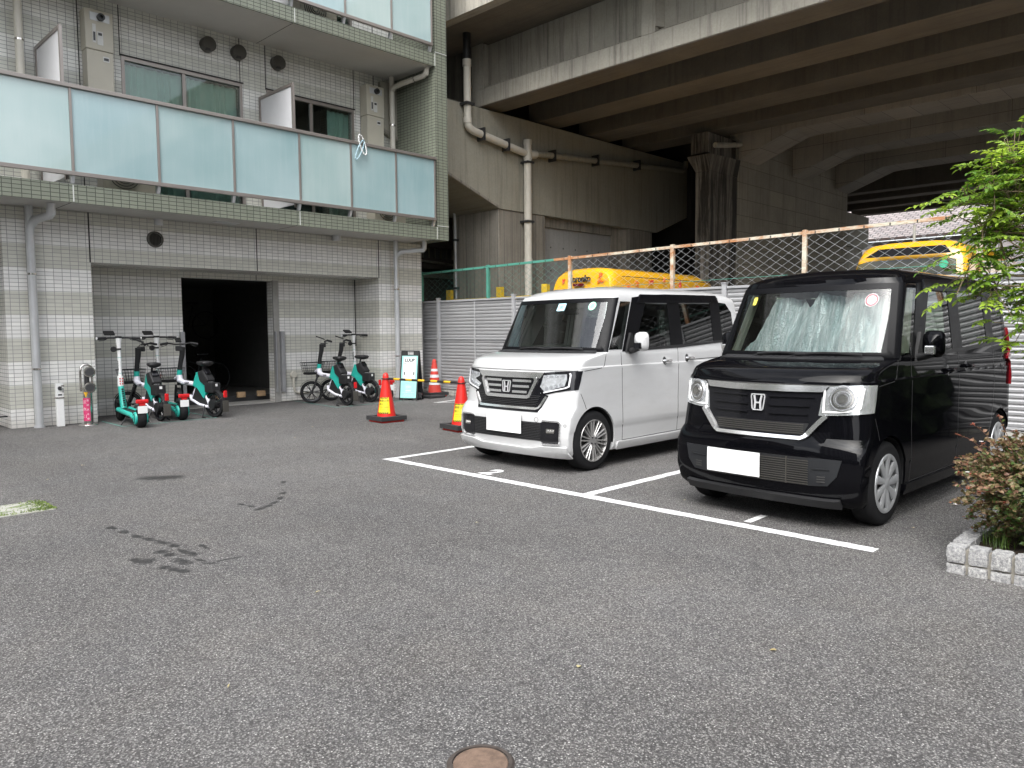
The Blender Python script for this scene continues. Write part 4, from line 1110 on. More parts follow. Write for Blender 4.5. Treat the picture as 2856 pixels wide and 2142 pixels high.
    if not dark:
        lens = glassy('lamp_lens', (.85, .87, .88), 1.6)
        refl = pmat('lamp_reflector', (.72, .74, .76), .22, .6, var=.25, scale=40)
        grl = M['black']
        patch(raw([(.415, .905), (-.415, .905), (-.40, .73), (-.49, .712), (-.40, .555), (.41, .555), (.50, .712), (.40, .73)], 'f'), .004, .01, 'front_grille', M['blackgloss'], **a)
        for z in [.575 + .016 * i for i in range(9)]:
            hwid = .385 + (z - .575) * .55
            band([(-hwid + .05, z), (hwid - .04, z)], .005, .009, .006, 'grille_louvre', M['darkmetal'], kind='f', **a)
        patch(raw([(.44, .922), (-.44, .922), (-.40, .868), (.38, .868)], 'f'), .018, .016, 'chrome_bar', ch, **a)
        band([(.345, .872), (.355, .84), (.285, .70), (.262, .69), (-.262, .69), (-.285, .70), (-.355, .84), (-.345, .872)], .030, .022, .02, 'chrome_surround', ch, kind='f', **a)
        for z in (.838, .786, .734):
            for q in (-1, 1):
                inner = .075; outer = .30 - (.838 - z) * .45
                band([(q * inner, z), (q * outer, z)], .022, .014, .008, 'grille_slat', ch, kind='f', **a)
        emblem(0.0, .782, .085, .105, .016)
        band([(.47, .70), (.395, .592), (.37, .583), (-.37, .583), (-.395, .592), (-.47, .70)], .02, .012, .012, 'chrome_surround', ch, kind='f', **a)
        for sd in (1, -1):
            f_ = (lambda pl: pl) if sd == 1 else mirror
            outline = [Fz(-.41, .918), Fz(-.5, .928), Fz(-.6, .933), Fz(-.70, .936), Dz(.275, .938), Dz(.25, .86), Dz(.22, .770), Fz(-.66, .762), Fz(-.55, .742), Fz(-.425, .712), Fz(-.36, .79), Fz(-.39, .85)]
            hl = patch(f_(outline), .006, .012, 'headlight', M['blackgloss'], **a)
            patch(f_([Fz(-.43, .895), Fz(-.55, .905), Fz(-.645, .908), Fz(-.65, .86), Fz(-.635, .80), Fz(-.55, .775), Fz(-.45, .745), Fz(-.40, .79), Fz(-.52, .835), Fz(-.44, .86)]), .010, .004, 'reflector', refl, par=hl, xf=XF)
            band([(sd * p[0], p[1]) for p in ((-.668, .918), (-.676, .90), (-.670, .80), (-.648, .785), (-.44, .738))], .013, .014, .008, 'daylight_strip', M['offwhite'], kind='f', par=hl, xf=XF)
            for q in range(4):
                cc = (-.47 - q * .045, .775 + q * .012)
                patch(f_([Fz(*p) for p in circle(cc[0], cc[1], .017, 12)]), .014, .006, 'lamp_unit', M['unit'], par=hl, xf=XF)
                cc = (-.46 - q * .05, .885 + q * .003)
                patch(f_([Fz(cc[0] - .02, cc[1] - .012), Fz(cc[0] + .018, cc[1] - .012), Fz(cc[0] + .018, cc[1] + .01), Fz(cc[0] - .02, cc[1] + .01)]), .014, .006, 'lamp_unit', M['unit'], par=hl, xf=XF)
            patch(f_([Fz(-.648, .480), Fz(-.475, .482), Fz(-.45, .464), Fz(-.45, .292), Fz(-.47, .276), Fz(-.632, .280), Fz(-.655, .305)]), .005, .012, 'fog_lamp_housing', M['blackgloss'], **a)
            b_ = [(-.47, .487), (-.638, .484), (-.660, .466), (-.656, .305), (-.638, .278), (-.46, .272)]
            band([(sd * p[0], p[1]) for p in b_], .014, .014, .012, 'chrome_bracket', ch, kind='f', **a)
            fg = patch(f_([Fz(-.515, .376), Fz(-.60, .376), Fz(-.605, .414), Fz(-.515, .414)]), .009, .006, 'fog_lamp', M['steel'], **a)
            for q in range(3): patch(f_([Fz(*p) for p in circle(-.532 - q * .026, .395, .010, 10)]), .013, .005, 'lamp_unit', ch, par=fg, xf=XF)
        patch(raw([(-.452, .466), (.452, .466), (.452, .296), (-.452, .296)], 'f'), .003, .01, 'lower_intake', M['black'], **a)
        for i in range(11): band([(-.445, .303 + .015 * i), (.445, .303 + .015 * i)], .004, .008, .006, 'intake_louvre', M['darkmetal'], kind='f', **a)
        # aero lip
        patch(raw([(-.70, .162), (-.3, .162), (.3, .162), (.70, .162), (.712, .258), (.46, .252), (.32, .225), (-.32, .225), (-.46, .252), (-.712, .258)], 'f'), .028, .03, 'front_lip', paint, **a)
        band(circle(-.397, .49, .022), .003, .0015, .003, 'tow_hook_cover', M['darkmetal'], kind='f', closed=True, **a)
        band(circle(-.70, .451, .011), .003, .0015, .003, 'parking_sensor', M['darkmetal'], kind='f', closed=True, **a)
        # stickers
        st1 = patch(raw([(-.02, 1.50), (-.12, 1.50), (-.125, 1.575), (-.025, 1.575)], 'f'), .0065, .001, 'windscreen_sticker', pmat('pale_blue_sticker', (.45, .72, .80), .5), **a)
        patch([Fz(*p) for p in circle(-.44, 1.54, .042)], .0065, .001, 'windscreen_sticker', pmat('green_sticker', (.25, .62, .45), .5), **a)
        band(circle(-.44, 1.54, .030), .010, .0075, .001, 'sticker_ring', M['white'], kind='f', closed=True, **a)
        nt_ = text_mesh('30', .05, M['black'], 'sticker_number', root, (0, 0, 0), Matrix.Identity(3), .0004)
        s_, z_ = Fz(-.073, 1.535); p = Sp(s_, z_) + nrm(s_, z_) * .008; N = nrm(s_, z_); rx = Vector((0, -1, 0)); ry = N.cross(rx).normalized()
        nt_.data.transform(Matrix.Diagonal((1.03, 1.03, 1.03, 1)) @ Matrix.Translation(p) @ axes(rx, ry).to_4x4()); nt_.matrix_parent_inverse = Matrix.Identity(4)
    else:
        lensmat = pmat('lamp_chrome', (.80, .82, .83), .16, .75, var=.12, scale=30)
        patch(raw([(.45, .893), (-.45, .893), (-.455, .75), (-.345, .60), (.345, .60), (.455, .75)], 'f'), .004, .01, 'front_grille', M['blackgloss'], **a)
        patch(raw([(.46, .942), (.2, .935), (-.2, .935), (-.49, .936), (-.445, .897), (-.2, .893), (.2, .893), (.43, .900)], 'f'), .018, .018, 'chrome_bar', ch, **a)
        for z, w_ in ((.86, .40), (.80, .37), (.745, .36)):
            for q in (-1, 1): band([(q * .085, z), (q * w_, z + .004)], .012, .014, .012, 'grille_slat', M['blackgloss'], kind='f', **a)
        emblem(0.0, .812, .085, .105, .014)
        band([(.480, .745), (.455, .72), (.35, .602), (.325, .590), (-.325, .590), (-.35, .602), (-.455, .72), (-.480, .745)], .030, .022, .022, 'chrome_surround', ch, kind='f', **a)
        patch(raw([(-.37, .69), (.37, .69), (.335, .615), (-.335, .615)], 'f'), .007, .006, 'upper_intake', M['black'], **a)
        for i in range(5): band([(-.335, .624 + .014 * i), (.335, .624 + .014 * i)], .004, .011, .005, 'intake_louvre', M['vent'], kind='f', **a)
        for sd in (1, -1):
            f_ = (lambda pl: pl) if sd == 1 else mirror
            outline = [Fz(-.49, .934), Fz(-.58, .940), Fz(-.68, .944), Dz(.268, .946), Dz(.25, .86), Dz(.226, .770), Fz(-.68, .762), Fz(-.55, .750), Fz(-.430, .745), Fz(-.446, .86)]
            hl = patch(f_(outline), .008, .014, 'headlight', lensmat, **a)
            cx, cz = -.570, .856
            for r_, w_, o_, mt_ in ((.076, .008, .018, ch), (.060, .012, .015, M['steel']), (.046, .007, .020, ch), (.031, .004, .026, M['steel'])):
                band([(sd * -1 * -p[0] if sd == 1 else -p[0], p[1]) for p in circle(cx, cz, r_, 26)], w_, o_, .012, 'lamp_ring', mt_, kind='f', closed=True, par=hl, xf=XF)
            patch(f_([Fz(*p) for p in circle(cx, cz, .026, 18)]), .026, .01, 'projector_lens', M['steel'], par=hl, xf=XF)
            patch(f_([Fz(*p) for p in circle(cx, cz, .088, 30)]), .012, .006, 'lamp_bowl', M['unit'], par=hl, xf=XF)
            pts = [(-.462, .915), (-.46, .77), (-.55, .772), (-.655, .785), (-.672, .80), (-.682, .925)]
            band([(sd * -1 * -p[0] if sd == 1 else -p[0], p[1]) for p in pts], .012, .014, .006, 'daylight_strip', M['white'], kind='f', par=hl, xf=XF)
            patch(f_(raw([(-.39, .475), (-.612, .474), (-.585, .37), (-.525, .304), (-.39, .292)], 'f')), .006, .01, 'bumper_insert', bpy.data.materials.get('grey_plastic') or pmat('grey_plastic', (.018, .019, .021), .5, spec=.3), **a)
            for i in range(3): band([(sd * -.455, .325 + .016 * i), (sd * -.51, .327 + .016 * i)], .008, .009, .005, 'insert_slot', M['dark_joint'], kind='f', **a)
            band([(sd * -.42, .405), (sd * -.54, .410)], .006, .012, .006, 'insert_rib', bpy.data.materials['grey_plastic'], kind='f', **a)
        patch(raw([(-.40, .472), (.40, .472), (.40, .292), (-.40, .292)], 'f'), .004, .01, 'lower_intake', M['black'], **a)
        for i in range(11): band([(-.395, .302 + .015 * i), (.395, .302 + .015 * i)], .004, .009, .006, 'intake_louvre', M['vent'], kind='f', **a)
        for vv in (-.24, .24): band([(vv, .295), (vv, .47)], .006, .010, .006, 'intake_louvre', M['vent'], kind='f', **a)
        band([(-.60, .198), (-.5, .193), (.5, .193), (.60, .198)], .045, .03, .03, 'front_lip', M['black'], kind='f', **a)
        # silver bubble-wrap sunshade inside the windscreen
        ts = NT('silver_sunshade'); v = ts.coord()
        b1 = ts.n('ShaderNodeTexVoronoi'); ts.l(v, b1.inputs['Vector']); b1.inputs['Scale'].default_value = 75
        wv = ts.noise(ts.mapping(v, (1, 11, 1.1), (0, 0, 0), (.28, 0, 0)), 3.0, 7, .8, dist=.8)
        hgt = ts.math('ADD', ts.math('MULTIPLY', b1.outputs[0], .35), ts.math('MULTIPLY', wv, 1.6))
        ts.bsdf(ts.mix(ts.ramp(wv, [(.36, 0.), (.62, 1.)]), (.40, .54, .54), (.98, 1.0, 1.0)), .25, .6, ts.bump(hgt, 1.0, .035))  # colour bands paint the bright and dark reflections of the foil folds
        def wave(s, z): return .034 * math.sin(s * 19 + (z - 1.1) * 6) + .012 * math.sin(s * 47 + z * 11) + .004 * math.sin(s * 130 - z * 30)
        sp_ = raw([(-.62, 1.13), (.60, 1.13), (.57, 1.20), (.44, 1.32), (.40, 1.55), (.10, 1.585), (.02, 1.50), (-.05, 1.59), (-.56, 1.59), (-.60, 1.4)], 'f')
        sun = patch(sp_, -.09, .004, 'sunshade', ts.m, res=.02, wave=wave, **a)
        for sd in (-1, 1):
            MB().prism([(.825, 1.135), (.872, 1.135), (1.085, 1.575), (1.03, 1.575)], 1, sd * .60, sd * .635).build('pillar_trim', cream, root, xf=XF @ Matrix(((1, 0, 0, 0), (0, 1, -sd * .145, sd * (.070 + .165)), (0, 0, 1, 0), (0, 0, 0, 1))), world=False)
        rs_ = patch([Fz(*p) for p in circle(-.475, 1.50, .046)], .0065, .001, 'windscreen_sticker', M['white'], **a)
        band(circle(-.475, 1.50, .037), .012, .0075, .001, 'sticker_ring', pmat('sticker_red', (.55, .12, .14), .5), kind='f', closed=True, **a)
        patch(raw([(.495, 1.49), (.46, 1.49), (.455, 1.55), (.49, 1.55)], 'f'), .0065, .001, 'windscreen_sticker', pmat('yellow_sticker', (.75, .65, .10), .5), **a)
        band([(3.0 + .06 * math.cos(i * PI / 8), .99 + .08 * math.sin(i * PI / 8)) for i in range(16)], .004, .0015, .003, 'fuel_flap', M['darkmetal'], kind='s', closed=True, **a)
    return root
car('white', 'white boxy kei car parked in slot 2, chrome grille and dark tinted windows', (5.30, 5.30, 0), -.8)
car('black', 'glossy black boxy kei car parked in slot 1 with a silver sunshade', (4.99, 2.512, 0), -2.5)
# ------------------------------------------------------------------ shared bikes and scooters
teal = pmat('teal_enamel', (.025, .40, .33), .38, var=.05)
frame_w = pmat('frame_white', (.74, .73, .80), .35, var=.03)
blk2 = M['black']; tyre_m = bpy.data.materials.get('tyre')
redl = pmat('red_reflector', (.55, .012, .015), .25, var=.1)
def wheel14(y, r=.213, w=.045, spokes=6, nm='wheel', parent=None, xf=None):
    t_ = MB().lathe([(r - .045, -w * .45), (r - .012, -w / 2), (r - .002, -w * .25), (r, 0), (r - .002, w * .25), (r - .012, w / 2), (r - .045, w * .45)], (0, y, r), (1, 0, 0), 36)
    o = t_.build(nm, tyre_m, parent, smooth=50, world=False, xf=xf)
    rm = MB().lathe([(r - .045, -.018), (r - .06, -.014), (r - .06, .014), (r - .045, .018)], (0, y, r), (1, 0, 0), 36)
    for k in range(spokes):
        a = 2 * PI * k / spokes
        for d in (-.12, .12):
            rm.tube([(0, y + math.cos(a) * .03, r + math.sin(a) * .03), (0, y + math.cos(a + d) * (r - .055), r + math.sin(a + d) * (r - .055))], .007, 6)
    rm.build('rim', M['blackgloss'], o, smooth=50, world=False, xf=xf)
    MB().cyl((-.045, y, r), (1, 0, 0), .035, .09, 16).build('hub', M['darkmetal'], o, smooth=50, world=False, xf=xf)
    return o
GRP = 'shared teal and white vehicles parked by the wall'
def ebike(label, loc, rz, steer=0):
    SX = Matrix.Translation((0, .84, 0)) @ Matrix.Rotation(R(steer), 4, 'Z') @ Matrix.Translation((0, -.84, 0))
    root = thing('electric_bicycle', label, 'electric bicycle', loc, rz, 'shared electric bicycles')
    B_ = lambda mb, nm, mat, **k: mb.build(nm, mat, root, world=False, **k)
    wheel14(0, parent=root); wheel14(.98, parent=root, xf=SX)
    MB().cyl((-.06, 0, .213), (1, 0, 0), .075, .12, 24).build('hub_motor', blk2, root, world=False, smooth=50)
    B_(MB().tube([(0, .83, .66), (0, .82, .58), (0, .74, .545), (0, .45, .525), (0, .37, .51), (0, .29, .46), (0, .21, .38), (0, .15, .29), (0, .11, .20)], [.045, .045, .04, .038, .038, .036, .034, .03, .026], 14), 'frame', frame_w, smooth=60)
    B_(MB().tube([(.045, .08, .17), (.045, .30, .20), (.04, .50, .275), (.02, .54, .34)], .022, 10).tube([(-.045, .08, .17), (-.045, .30, .20), (-.04, .50, .275), (-.02, .54, .34)], .022, 10).tube([(0, .5, .27), (0, .47, .40), (0, .40, .50)], .018, 8), 'chain_stay', frame_w, smooth=60)
    B_(MB().tube([(0, .835, .64), (0, .815, .75)], .041, 14), 'head_collar', teal, smooth=60)
    st = B_(MB().tube([(0, .815, .745), (0, .79, .86), (0, .74, 1.0), (0, .725, 1.12)], [.038, .036, .042, .045], 14), 'stem', blk2, smooth=60)
    B_(MB().box(-.045, .045, .70, .80, 1.06, 1.14), 'display_box', blk2, bevel=.01, xf=SX)
    hb = B_(MB().tube([(-.28, .60, 1.17), (-.18, .66, 1.19), (-.06, .72, 1.17), (.06, .72, 1.17), (.18, .66, 1.19), (.28, .60, 1.17)], .013, 8), 'handlebar', blk2, smooth=60, xf=SX)
    for s in (-1, 1):
        MB().tube([(s * .17, .665, 1.19), (s * .28, .60, 1.17)], .019, 10).build('grip', blk2, hb, world=False, smooth=60, xf=SX)
        MB().tube([(s * .16, .69, 1.18), (s * .20, .72, 1.15), (s * .27, .67, 1.13)], .006, 6).build('brake_lever', M['darkmetal'], hb, world=False, xf=SX)
    MB().add([(-.045, .72, 1.20), (.045, .72, 1.20), (.045, .88, 1.26), (-.045, .88, 1.26), (-.045, .715, 1.22), (.045, .715, 1.22), (.045, .875, 1.28), (-.045, .875, 1.28)], [(0, 1, 2, 3), (4, 7, 6, 5), (0, 4, 5, 1), (1, 5, 6, 2), (2, 6, 7, 3), (3, 7, 4, 0)]).build('phone_holder', blk2, hb, world=False, bevel=.006, xf=SX)
    fk = B_(MB().tube([(0, .84, .60), (0, .87, .50)], .032, 12).tube([(-.045, .87, .50), (-.055, .92, .35), (-.055, .98, .213)], .018, 8).tube([(.045, .87, .50), (.055, .92, .35), (.055, .98, .213)], .018, 8), 'fork', blk2, smooth=60, xf=SX)
    def fender(yc, a0, a1, nm, mat, rr=.228, w=.035, xf=None):
        m = MB(); n = 12; vs = []
        for i in range(n + 1):
            a = a0 + (a1 - a0) * i / n
            for x_ in (-w, 0, w): vs.append((x_, yc + math.cos(a) * (rr + (.008 if x_ == 0 else 0)), .213 + math.sin(a) * (rr + (.008 if x_ == 0 else 0))))
        m.add(vs, [(3 * i + j, 3 * i + j + 1, 3 * i + 4 + j, 3 * i + 3 + j) for i in range(n) for j in (0, 1)])
        return m.build(nm, mat, root, world=False, smooth=60, recalc=False, xf=xf)
    fender(.98, R(25), R(150), 'mudguard', blk2, xf=SX); fender(0, R(60), R(175), 'mudguard', blk2)
    B_(MB().box(-.055, .055, -.27, -.255, .10, .28), 'mud_flap', M['vent'], bevel=.01)
    B_(MB().tube([(.04, .0, .213), (.05, -.24, .33)], .004, 6).tube([(-.04, .0, .213), (-.05, -.24, .33)], .004, 6), 'mudguard_stay', M['steel'])
    B_(MB().box(-.028, .028, -.275, -.24, .33, .44), 'tail_light', redl, bevel=.012)
    B_(MB().prism([(.46, .50), (.36, .72), (.30, .72), (.12, .42), (.20, .30), (.36, .47)], 0, -.045, .045), 'side_cover', teal, bevel=.006)
    B_(MB().prism([(.40, .46), (.20, .30), (.13, .20), (.36, .19), (.50, .26)], 0, -.035, .035), 'motor_cover', blk2, bevel=.006)
    bt = B_(MB().prism([(.30, .73), (.18, .76), (.05, .60), (.12, .50), (.26, .58)], 0, -.075, .075), 'battery', blk2, bevel=.022)
    MB().prism([(.19, .775), (.16, .78), (.10, .70), (.13, .69)], 0, -.05, .05).build('battery_handle', M['blackgloss'], bt, world=False, bevel=.012)
    bx = B_(MB().box(-.08, .08, -.06, .13, .40, .56), 'control_box', blk2, bevel=.015)
    MB().box(-.02, .02, -.064, -.06, .50, .54).build('box_sticker', M['white'], bx, world=False)
    text_mesh('LUUP', .045, M['white'], 'battery_lettering', bt, (0, .075, .575), axes((1, 0, 0), (0, .7, .75)), .001).matrix_parent_inverse = Matrix.Identity(4)
    B_(MB().tube([(0, .32, .55), (0, .22, .84)], .016, 10), 'seat_post', blk2, smooth=60)
    sm_ = MB(); vs = []; n = 14; L = [(.11, .0, .02), (.10, .085, .05), (.04, .105, .06), (-.03, .08, .055), (-.10, .04, .05), (-.17, .03, .035), (-.19, .01, .02)]
    for (y_, w_, h_) in [(-q[0], q[1], q[2]) for q in L]:
        for j in range(n): a = 2 * PI * j / n; vs.append((math.cos(a) * max(w_, .003), .17 + y_ + .02, .875 + math.sin(a) * h_ * (.5 if math.sin(a) > 0 else 1)))
    fs = [(i * n + j, i * n + (j + 1) % n, (i + 1) * n + (j + 1) % n, (i + 1) * n + j) for i in range(len(L) - 1) for j in range(n)]
    sm_.add(vs, fs); B_(sm_, 'seat', M['blackgloss'] if False else blk2, smooth=70)
    # basket of black wire
    bk_ = MB(); Wt, Wb, y0, y1, z0, z1 = .19, .15, .93, 1.17, .56, .77
    def pt(u, v, k):  # ring corner interpolation
        w_ = Wb + (Wt - Wb) * k; ya = y0 + .02 * (1 - k); yb_ = y1 - .04 * (1 - k)
        return (u * w_, ya + (yb_ - ya) * v, z0 + (z1 - z0) * k)
    for k in (0, .25, .5, .75, 1):
        c = [pt(-1, 0, k), pt(1, 0, k), pt(1, 1, k), pt(-1, 1, k), pt(-1, 0, k)]; bk_.tube(c, .0055 if k in (0, 1) else .003, 5)
    for i in range(9):
        u = -1 + i / 4
        for v in (0, 1): bk_.tube([pt(u, v, 0), pt(u, v, 1)], .003, 5)
    for i in range(1, 6):
        for u in (-1, 1): bk_.tube([pt(u, i / 6, 0), pt(u, i / 6, 1)], .003, 5)
    bk = B_(bk_, 'basket', blk2)
    MB().box(-.14, .14, .95, 1.13, .54, .585).build('basket_floor', blk2, bk, world=False)
    B_(MB().tube([(0, .85, .64), (0, .95, .60)], .02, 8), 'basket_bracket', frame_w)
    text_mesh('LUUP', .042, M['black'], 'frame_lettering', root, (-.041, .60, .538), axes((0, -1, 0), (0, 0, 1)), .0015, bold=.001).matrix_parent_inverse = Matrix.Identity(4)
    B_(MB().tube([(-.06, .52, .27), (-.13, .52, .20), (-.18, .52, .20)], .012, 8).tube([(.06, .52, .27), (.13, .52, .34), (.18, .52, .34)], .012, 8), 'pedal_crank', blk2)
    B_(MB().tube([(-.05, .16, .20), (-.16, .10, .015), (-.16, .03, .012)], .011, 8).tube([(.05, .16, .20), (.16, .10, .015), (.16, .03, .012)], .011, 8), 'kickstand', blk2)
    return root
def scooter(label, loc, rz, plate='705'):
    root = thing('electric_scooter', label, 'electric scooter', loc, rz, 'shared electric kick scooters')
    B_ = lambda mb, nm, mat, **k: mb.build(nm, mat, root, world=False, **k)
    r = .14
    for y, w_ in ((0, .11), (1.20, .085)):
        o = MB().lathe([(r - .05, -w_ / 2), (r - .02, -w_ / 2), (r - .004, -w_ * .3), (r, 0), (r - .004, w_ * .3), (r - .02, w_ / 2), (r - .05, w_ / 2)], (0, y, r), (1, 0, 0), 32).build('wheel', tyre_m, root, world=False, smooth=50)
        MB().cyl((-w_ * .45, y, r), (1, 0, 0), r - .05, w_ * .9, 24).build('hub', blk2, o, world=False, smooth=50)
    for s in (-1, 1):
        d_ = B_(MB().lathe([(0, .03), (.06, .03), (.085, .022), (.092, 0), (.085, -.005), (0, -.005)], (s * .062, .01, r), (s, 0, 0), 28), 'hub_cover', teal, smooth=40)
        MB().lathe([(.052, .031), (.06, .034), (.066, .031)], (s * .062, .01, r), (s, 0, 0), 28).build('cover_ring', blk2, d_, world=False)
        B_(MB().tube([(s * .075, .02, r), (s * .08, .20, r + .035), (s * .085, .55, r + .045), (s * .08, .98, r + .055)], .03, 10, flat=1.2), 'deck_side', teal, smooth=60)
    B_(MB().box(-.08, .08, .12, 1.0, r + .02, r + .065), 'deck', blk2, bevel=.012)
    B_(MB().prism([(-.045, .98), (.045, .98), (.05, 1.1), (-.05, 1.1)], 2, r + .0, r + .08), 'deck_nose', teal, bevel=.01)
    B_(MB().tube([(0, .96, .20), (0, 1.03, .36), (0, 1.09, .54)], [.048, .045, .043], 12), 'neck', teal, smooth=60)
    m = MB()
    for i in range(8): m.box(-.014, .014, .945 + i * .014 - .042, .95 + i * .014 - .036, .25 + i * .034, .272 + i * .034)
    B_(m, 'neck_lettering', blk2)
    stp = B_(MB().tube([(0, 1.09, .54), (0, 1.10, .70)], .043, 14), 'notice_sleeve', M['white'], smooth=60)
    m = MB()
    for i in range(3):
        for s in (-1, 1): m.box(s * .018 - .008, s * .018 + .008, 1.045, 1.052, .57 + i * .04, .59 + i * .04)
    m.build('notice_print', redl, stp, world=False)
    B_(MB().tube([(0, 1.10, .70), (0, 1.115, 1.13)], .027, 14), 'stem', M['white'], smooth=60)
    B_(MB().tube([(0, 1.115, 1.12), (0, 1.12, 1.20), (0, 1.12, 1.285)], [.028, .036, .046], 14), 'stem_head', M['white'], smooth=60)
    for z in (.74, .98): B_(MB().cyl((0, 1.1 + (z - .7) * .035, z), (0, 0, 1), .0285, .006, 14), 'stem_ring', teal)
    text_mesh('LUUP', .06, M['black'], 'stem_lettering', root, (-.0275, 1.102, .86), axes((0, 0, -1), (0, -1, 0)), .0015, bold=.001).matrix_parent_inverse = Matrix.Identity(4)
    B_(MB().tube([(0, 1.12, 1.28), (0, 1.12, 1.31)], .047, 14), 'stem_cap', blk2, smooth=60)
    hb = B_(MB().tube([(-.31, 1.07, 1.275), (-.12, 1.11, 1.285), (.12, 1.11, 1.285), (.31, 1.07, 1.275)], .013, 8), 'handlebar', blk2, smooth=60)
    for s in (-1, 1):
        MB().tube([(s * .18, 1.10, 1.28), (s * .305, 1.071, 1.275)], .020, 10).build('grip', blk2, hb, world=False, smooth=60)
        MB().cyl((s * .305, 1.071, 1.275), (s, -.15, 0), .021, .012, 10).build('grip_end', M['white'], hb, world=False)
        MB().tube([(s * .15, 1.12, 1.28), (s * .19, 1.15, 1.25), (s * .27, 1.13, 1.24)], .006, 6).build('brake_lever', M['darkmetal'], hb, world=False)
    MB().add([(-.2, 1.10, 1.32), (-.05, 1.10, 1.32), (-.05, 1.20, 1.37), (-.2, 1.20, 1.37), (-.2, 1.095, 1.345), (-.05, 1.095, 1.345), (-.05, 1.195, 1.395), (-.2, 1.195, 1.395)], [(0, 1, 2, 3), (4, 7, 6, 5), (0, 4, 5, 1), (1, 5, 6, 2), (2, 6, 7, 3), (3, 7, 4, 0)]).build('phone_holder', blk2, hb, world=False, bevel=.006)
    lamp = B_(MB().tube([(-.005, 1.115, 1.10), (-.005, 1.115, 1.125)], .036, 12), 'lamp_clamp', blk2, smooth=60)
    MB().lathe([(0, -.03), (.035, -.03), (.045, 0), (.035, .03), (0, .035)], (-.07, 1.14, 1.11), (0, 1, 0), 16).build('headlamp', blk2, lamp, world=False, smooth=50)
    B_(MB().tube([(-.05, 1.12, .30), (-.055, 1.20, r)], .02, 8).tube([(.05, 1.12, .30), (.055, 1.20, r)], .02, 8).box(-.06, .06, 1.03, 1.2, .29, .34), 'fork', blk2)
    B_(MB().box(-.065, .065, -.10, .06, .30, .33).box(-.02, .02, -.06, .0, .14, .4), 'rear_bracket', blk2, bevel=.005)
    tl = B_(MB().box(-.085, .085, -.13, -.09, .355, .415), 'tail_light', redl, bevel=.018)
    MB().box(-.04, .04, -.125, -.09, .325, .355).build('reflector', redl, tl, world=False)
    pl = B_(MB().box(-.065, .065, -.13, -.125, .215, .32), 'number_plate', M['white'], bevel=.004)
    B_(MB().tube([(-.06, .45, .16), (-.17, .42, .01)], .009, 8), 'kickstand', blk2)
    return root
ebike('shared electric bicycle nearest the grey pillar, saddle turned to the camera', (4.57, 12.06, 0), R(2), 50)
ebike('shared electric bicycle in front of the dark garage opening', (5.37, 11.93, 0), R(15), -30)
ebike('shared electric bicycle with its front wheel lifted beside the round wall conduit', (7.86, 11.95, .0), R(4), 55)
ebike('shared electric bicycle in the recess corner, nearest the pink topped cones', (8.55, 12.20, 0), R(12), 48)
for o in [q for q in bpy.data.objects if q.name.startswith('electric_bicycle')][3:4]: o['label'] = 'shared electric bicycle in the recess corner, right of the other one by the conduit'
scooter('teal and white electric kick scooter at the left end of the row', (4.07, 11.46, 0), R(-6))
scooter('teal and white electric kick scooter between the two left electric bicycles', (4.87, 11.97, 0), R(-4))
scooter('teal and white electric kick scooter tucked behind the right hand electric bicycles', (8.90, 12.12, 0), R(0))

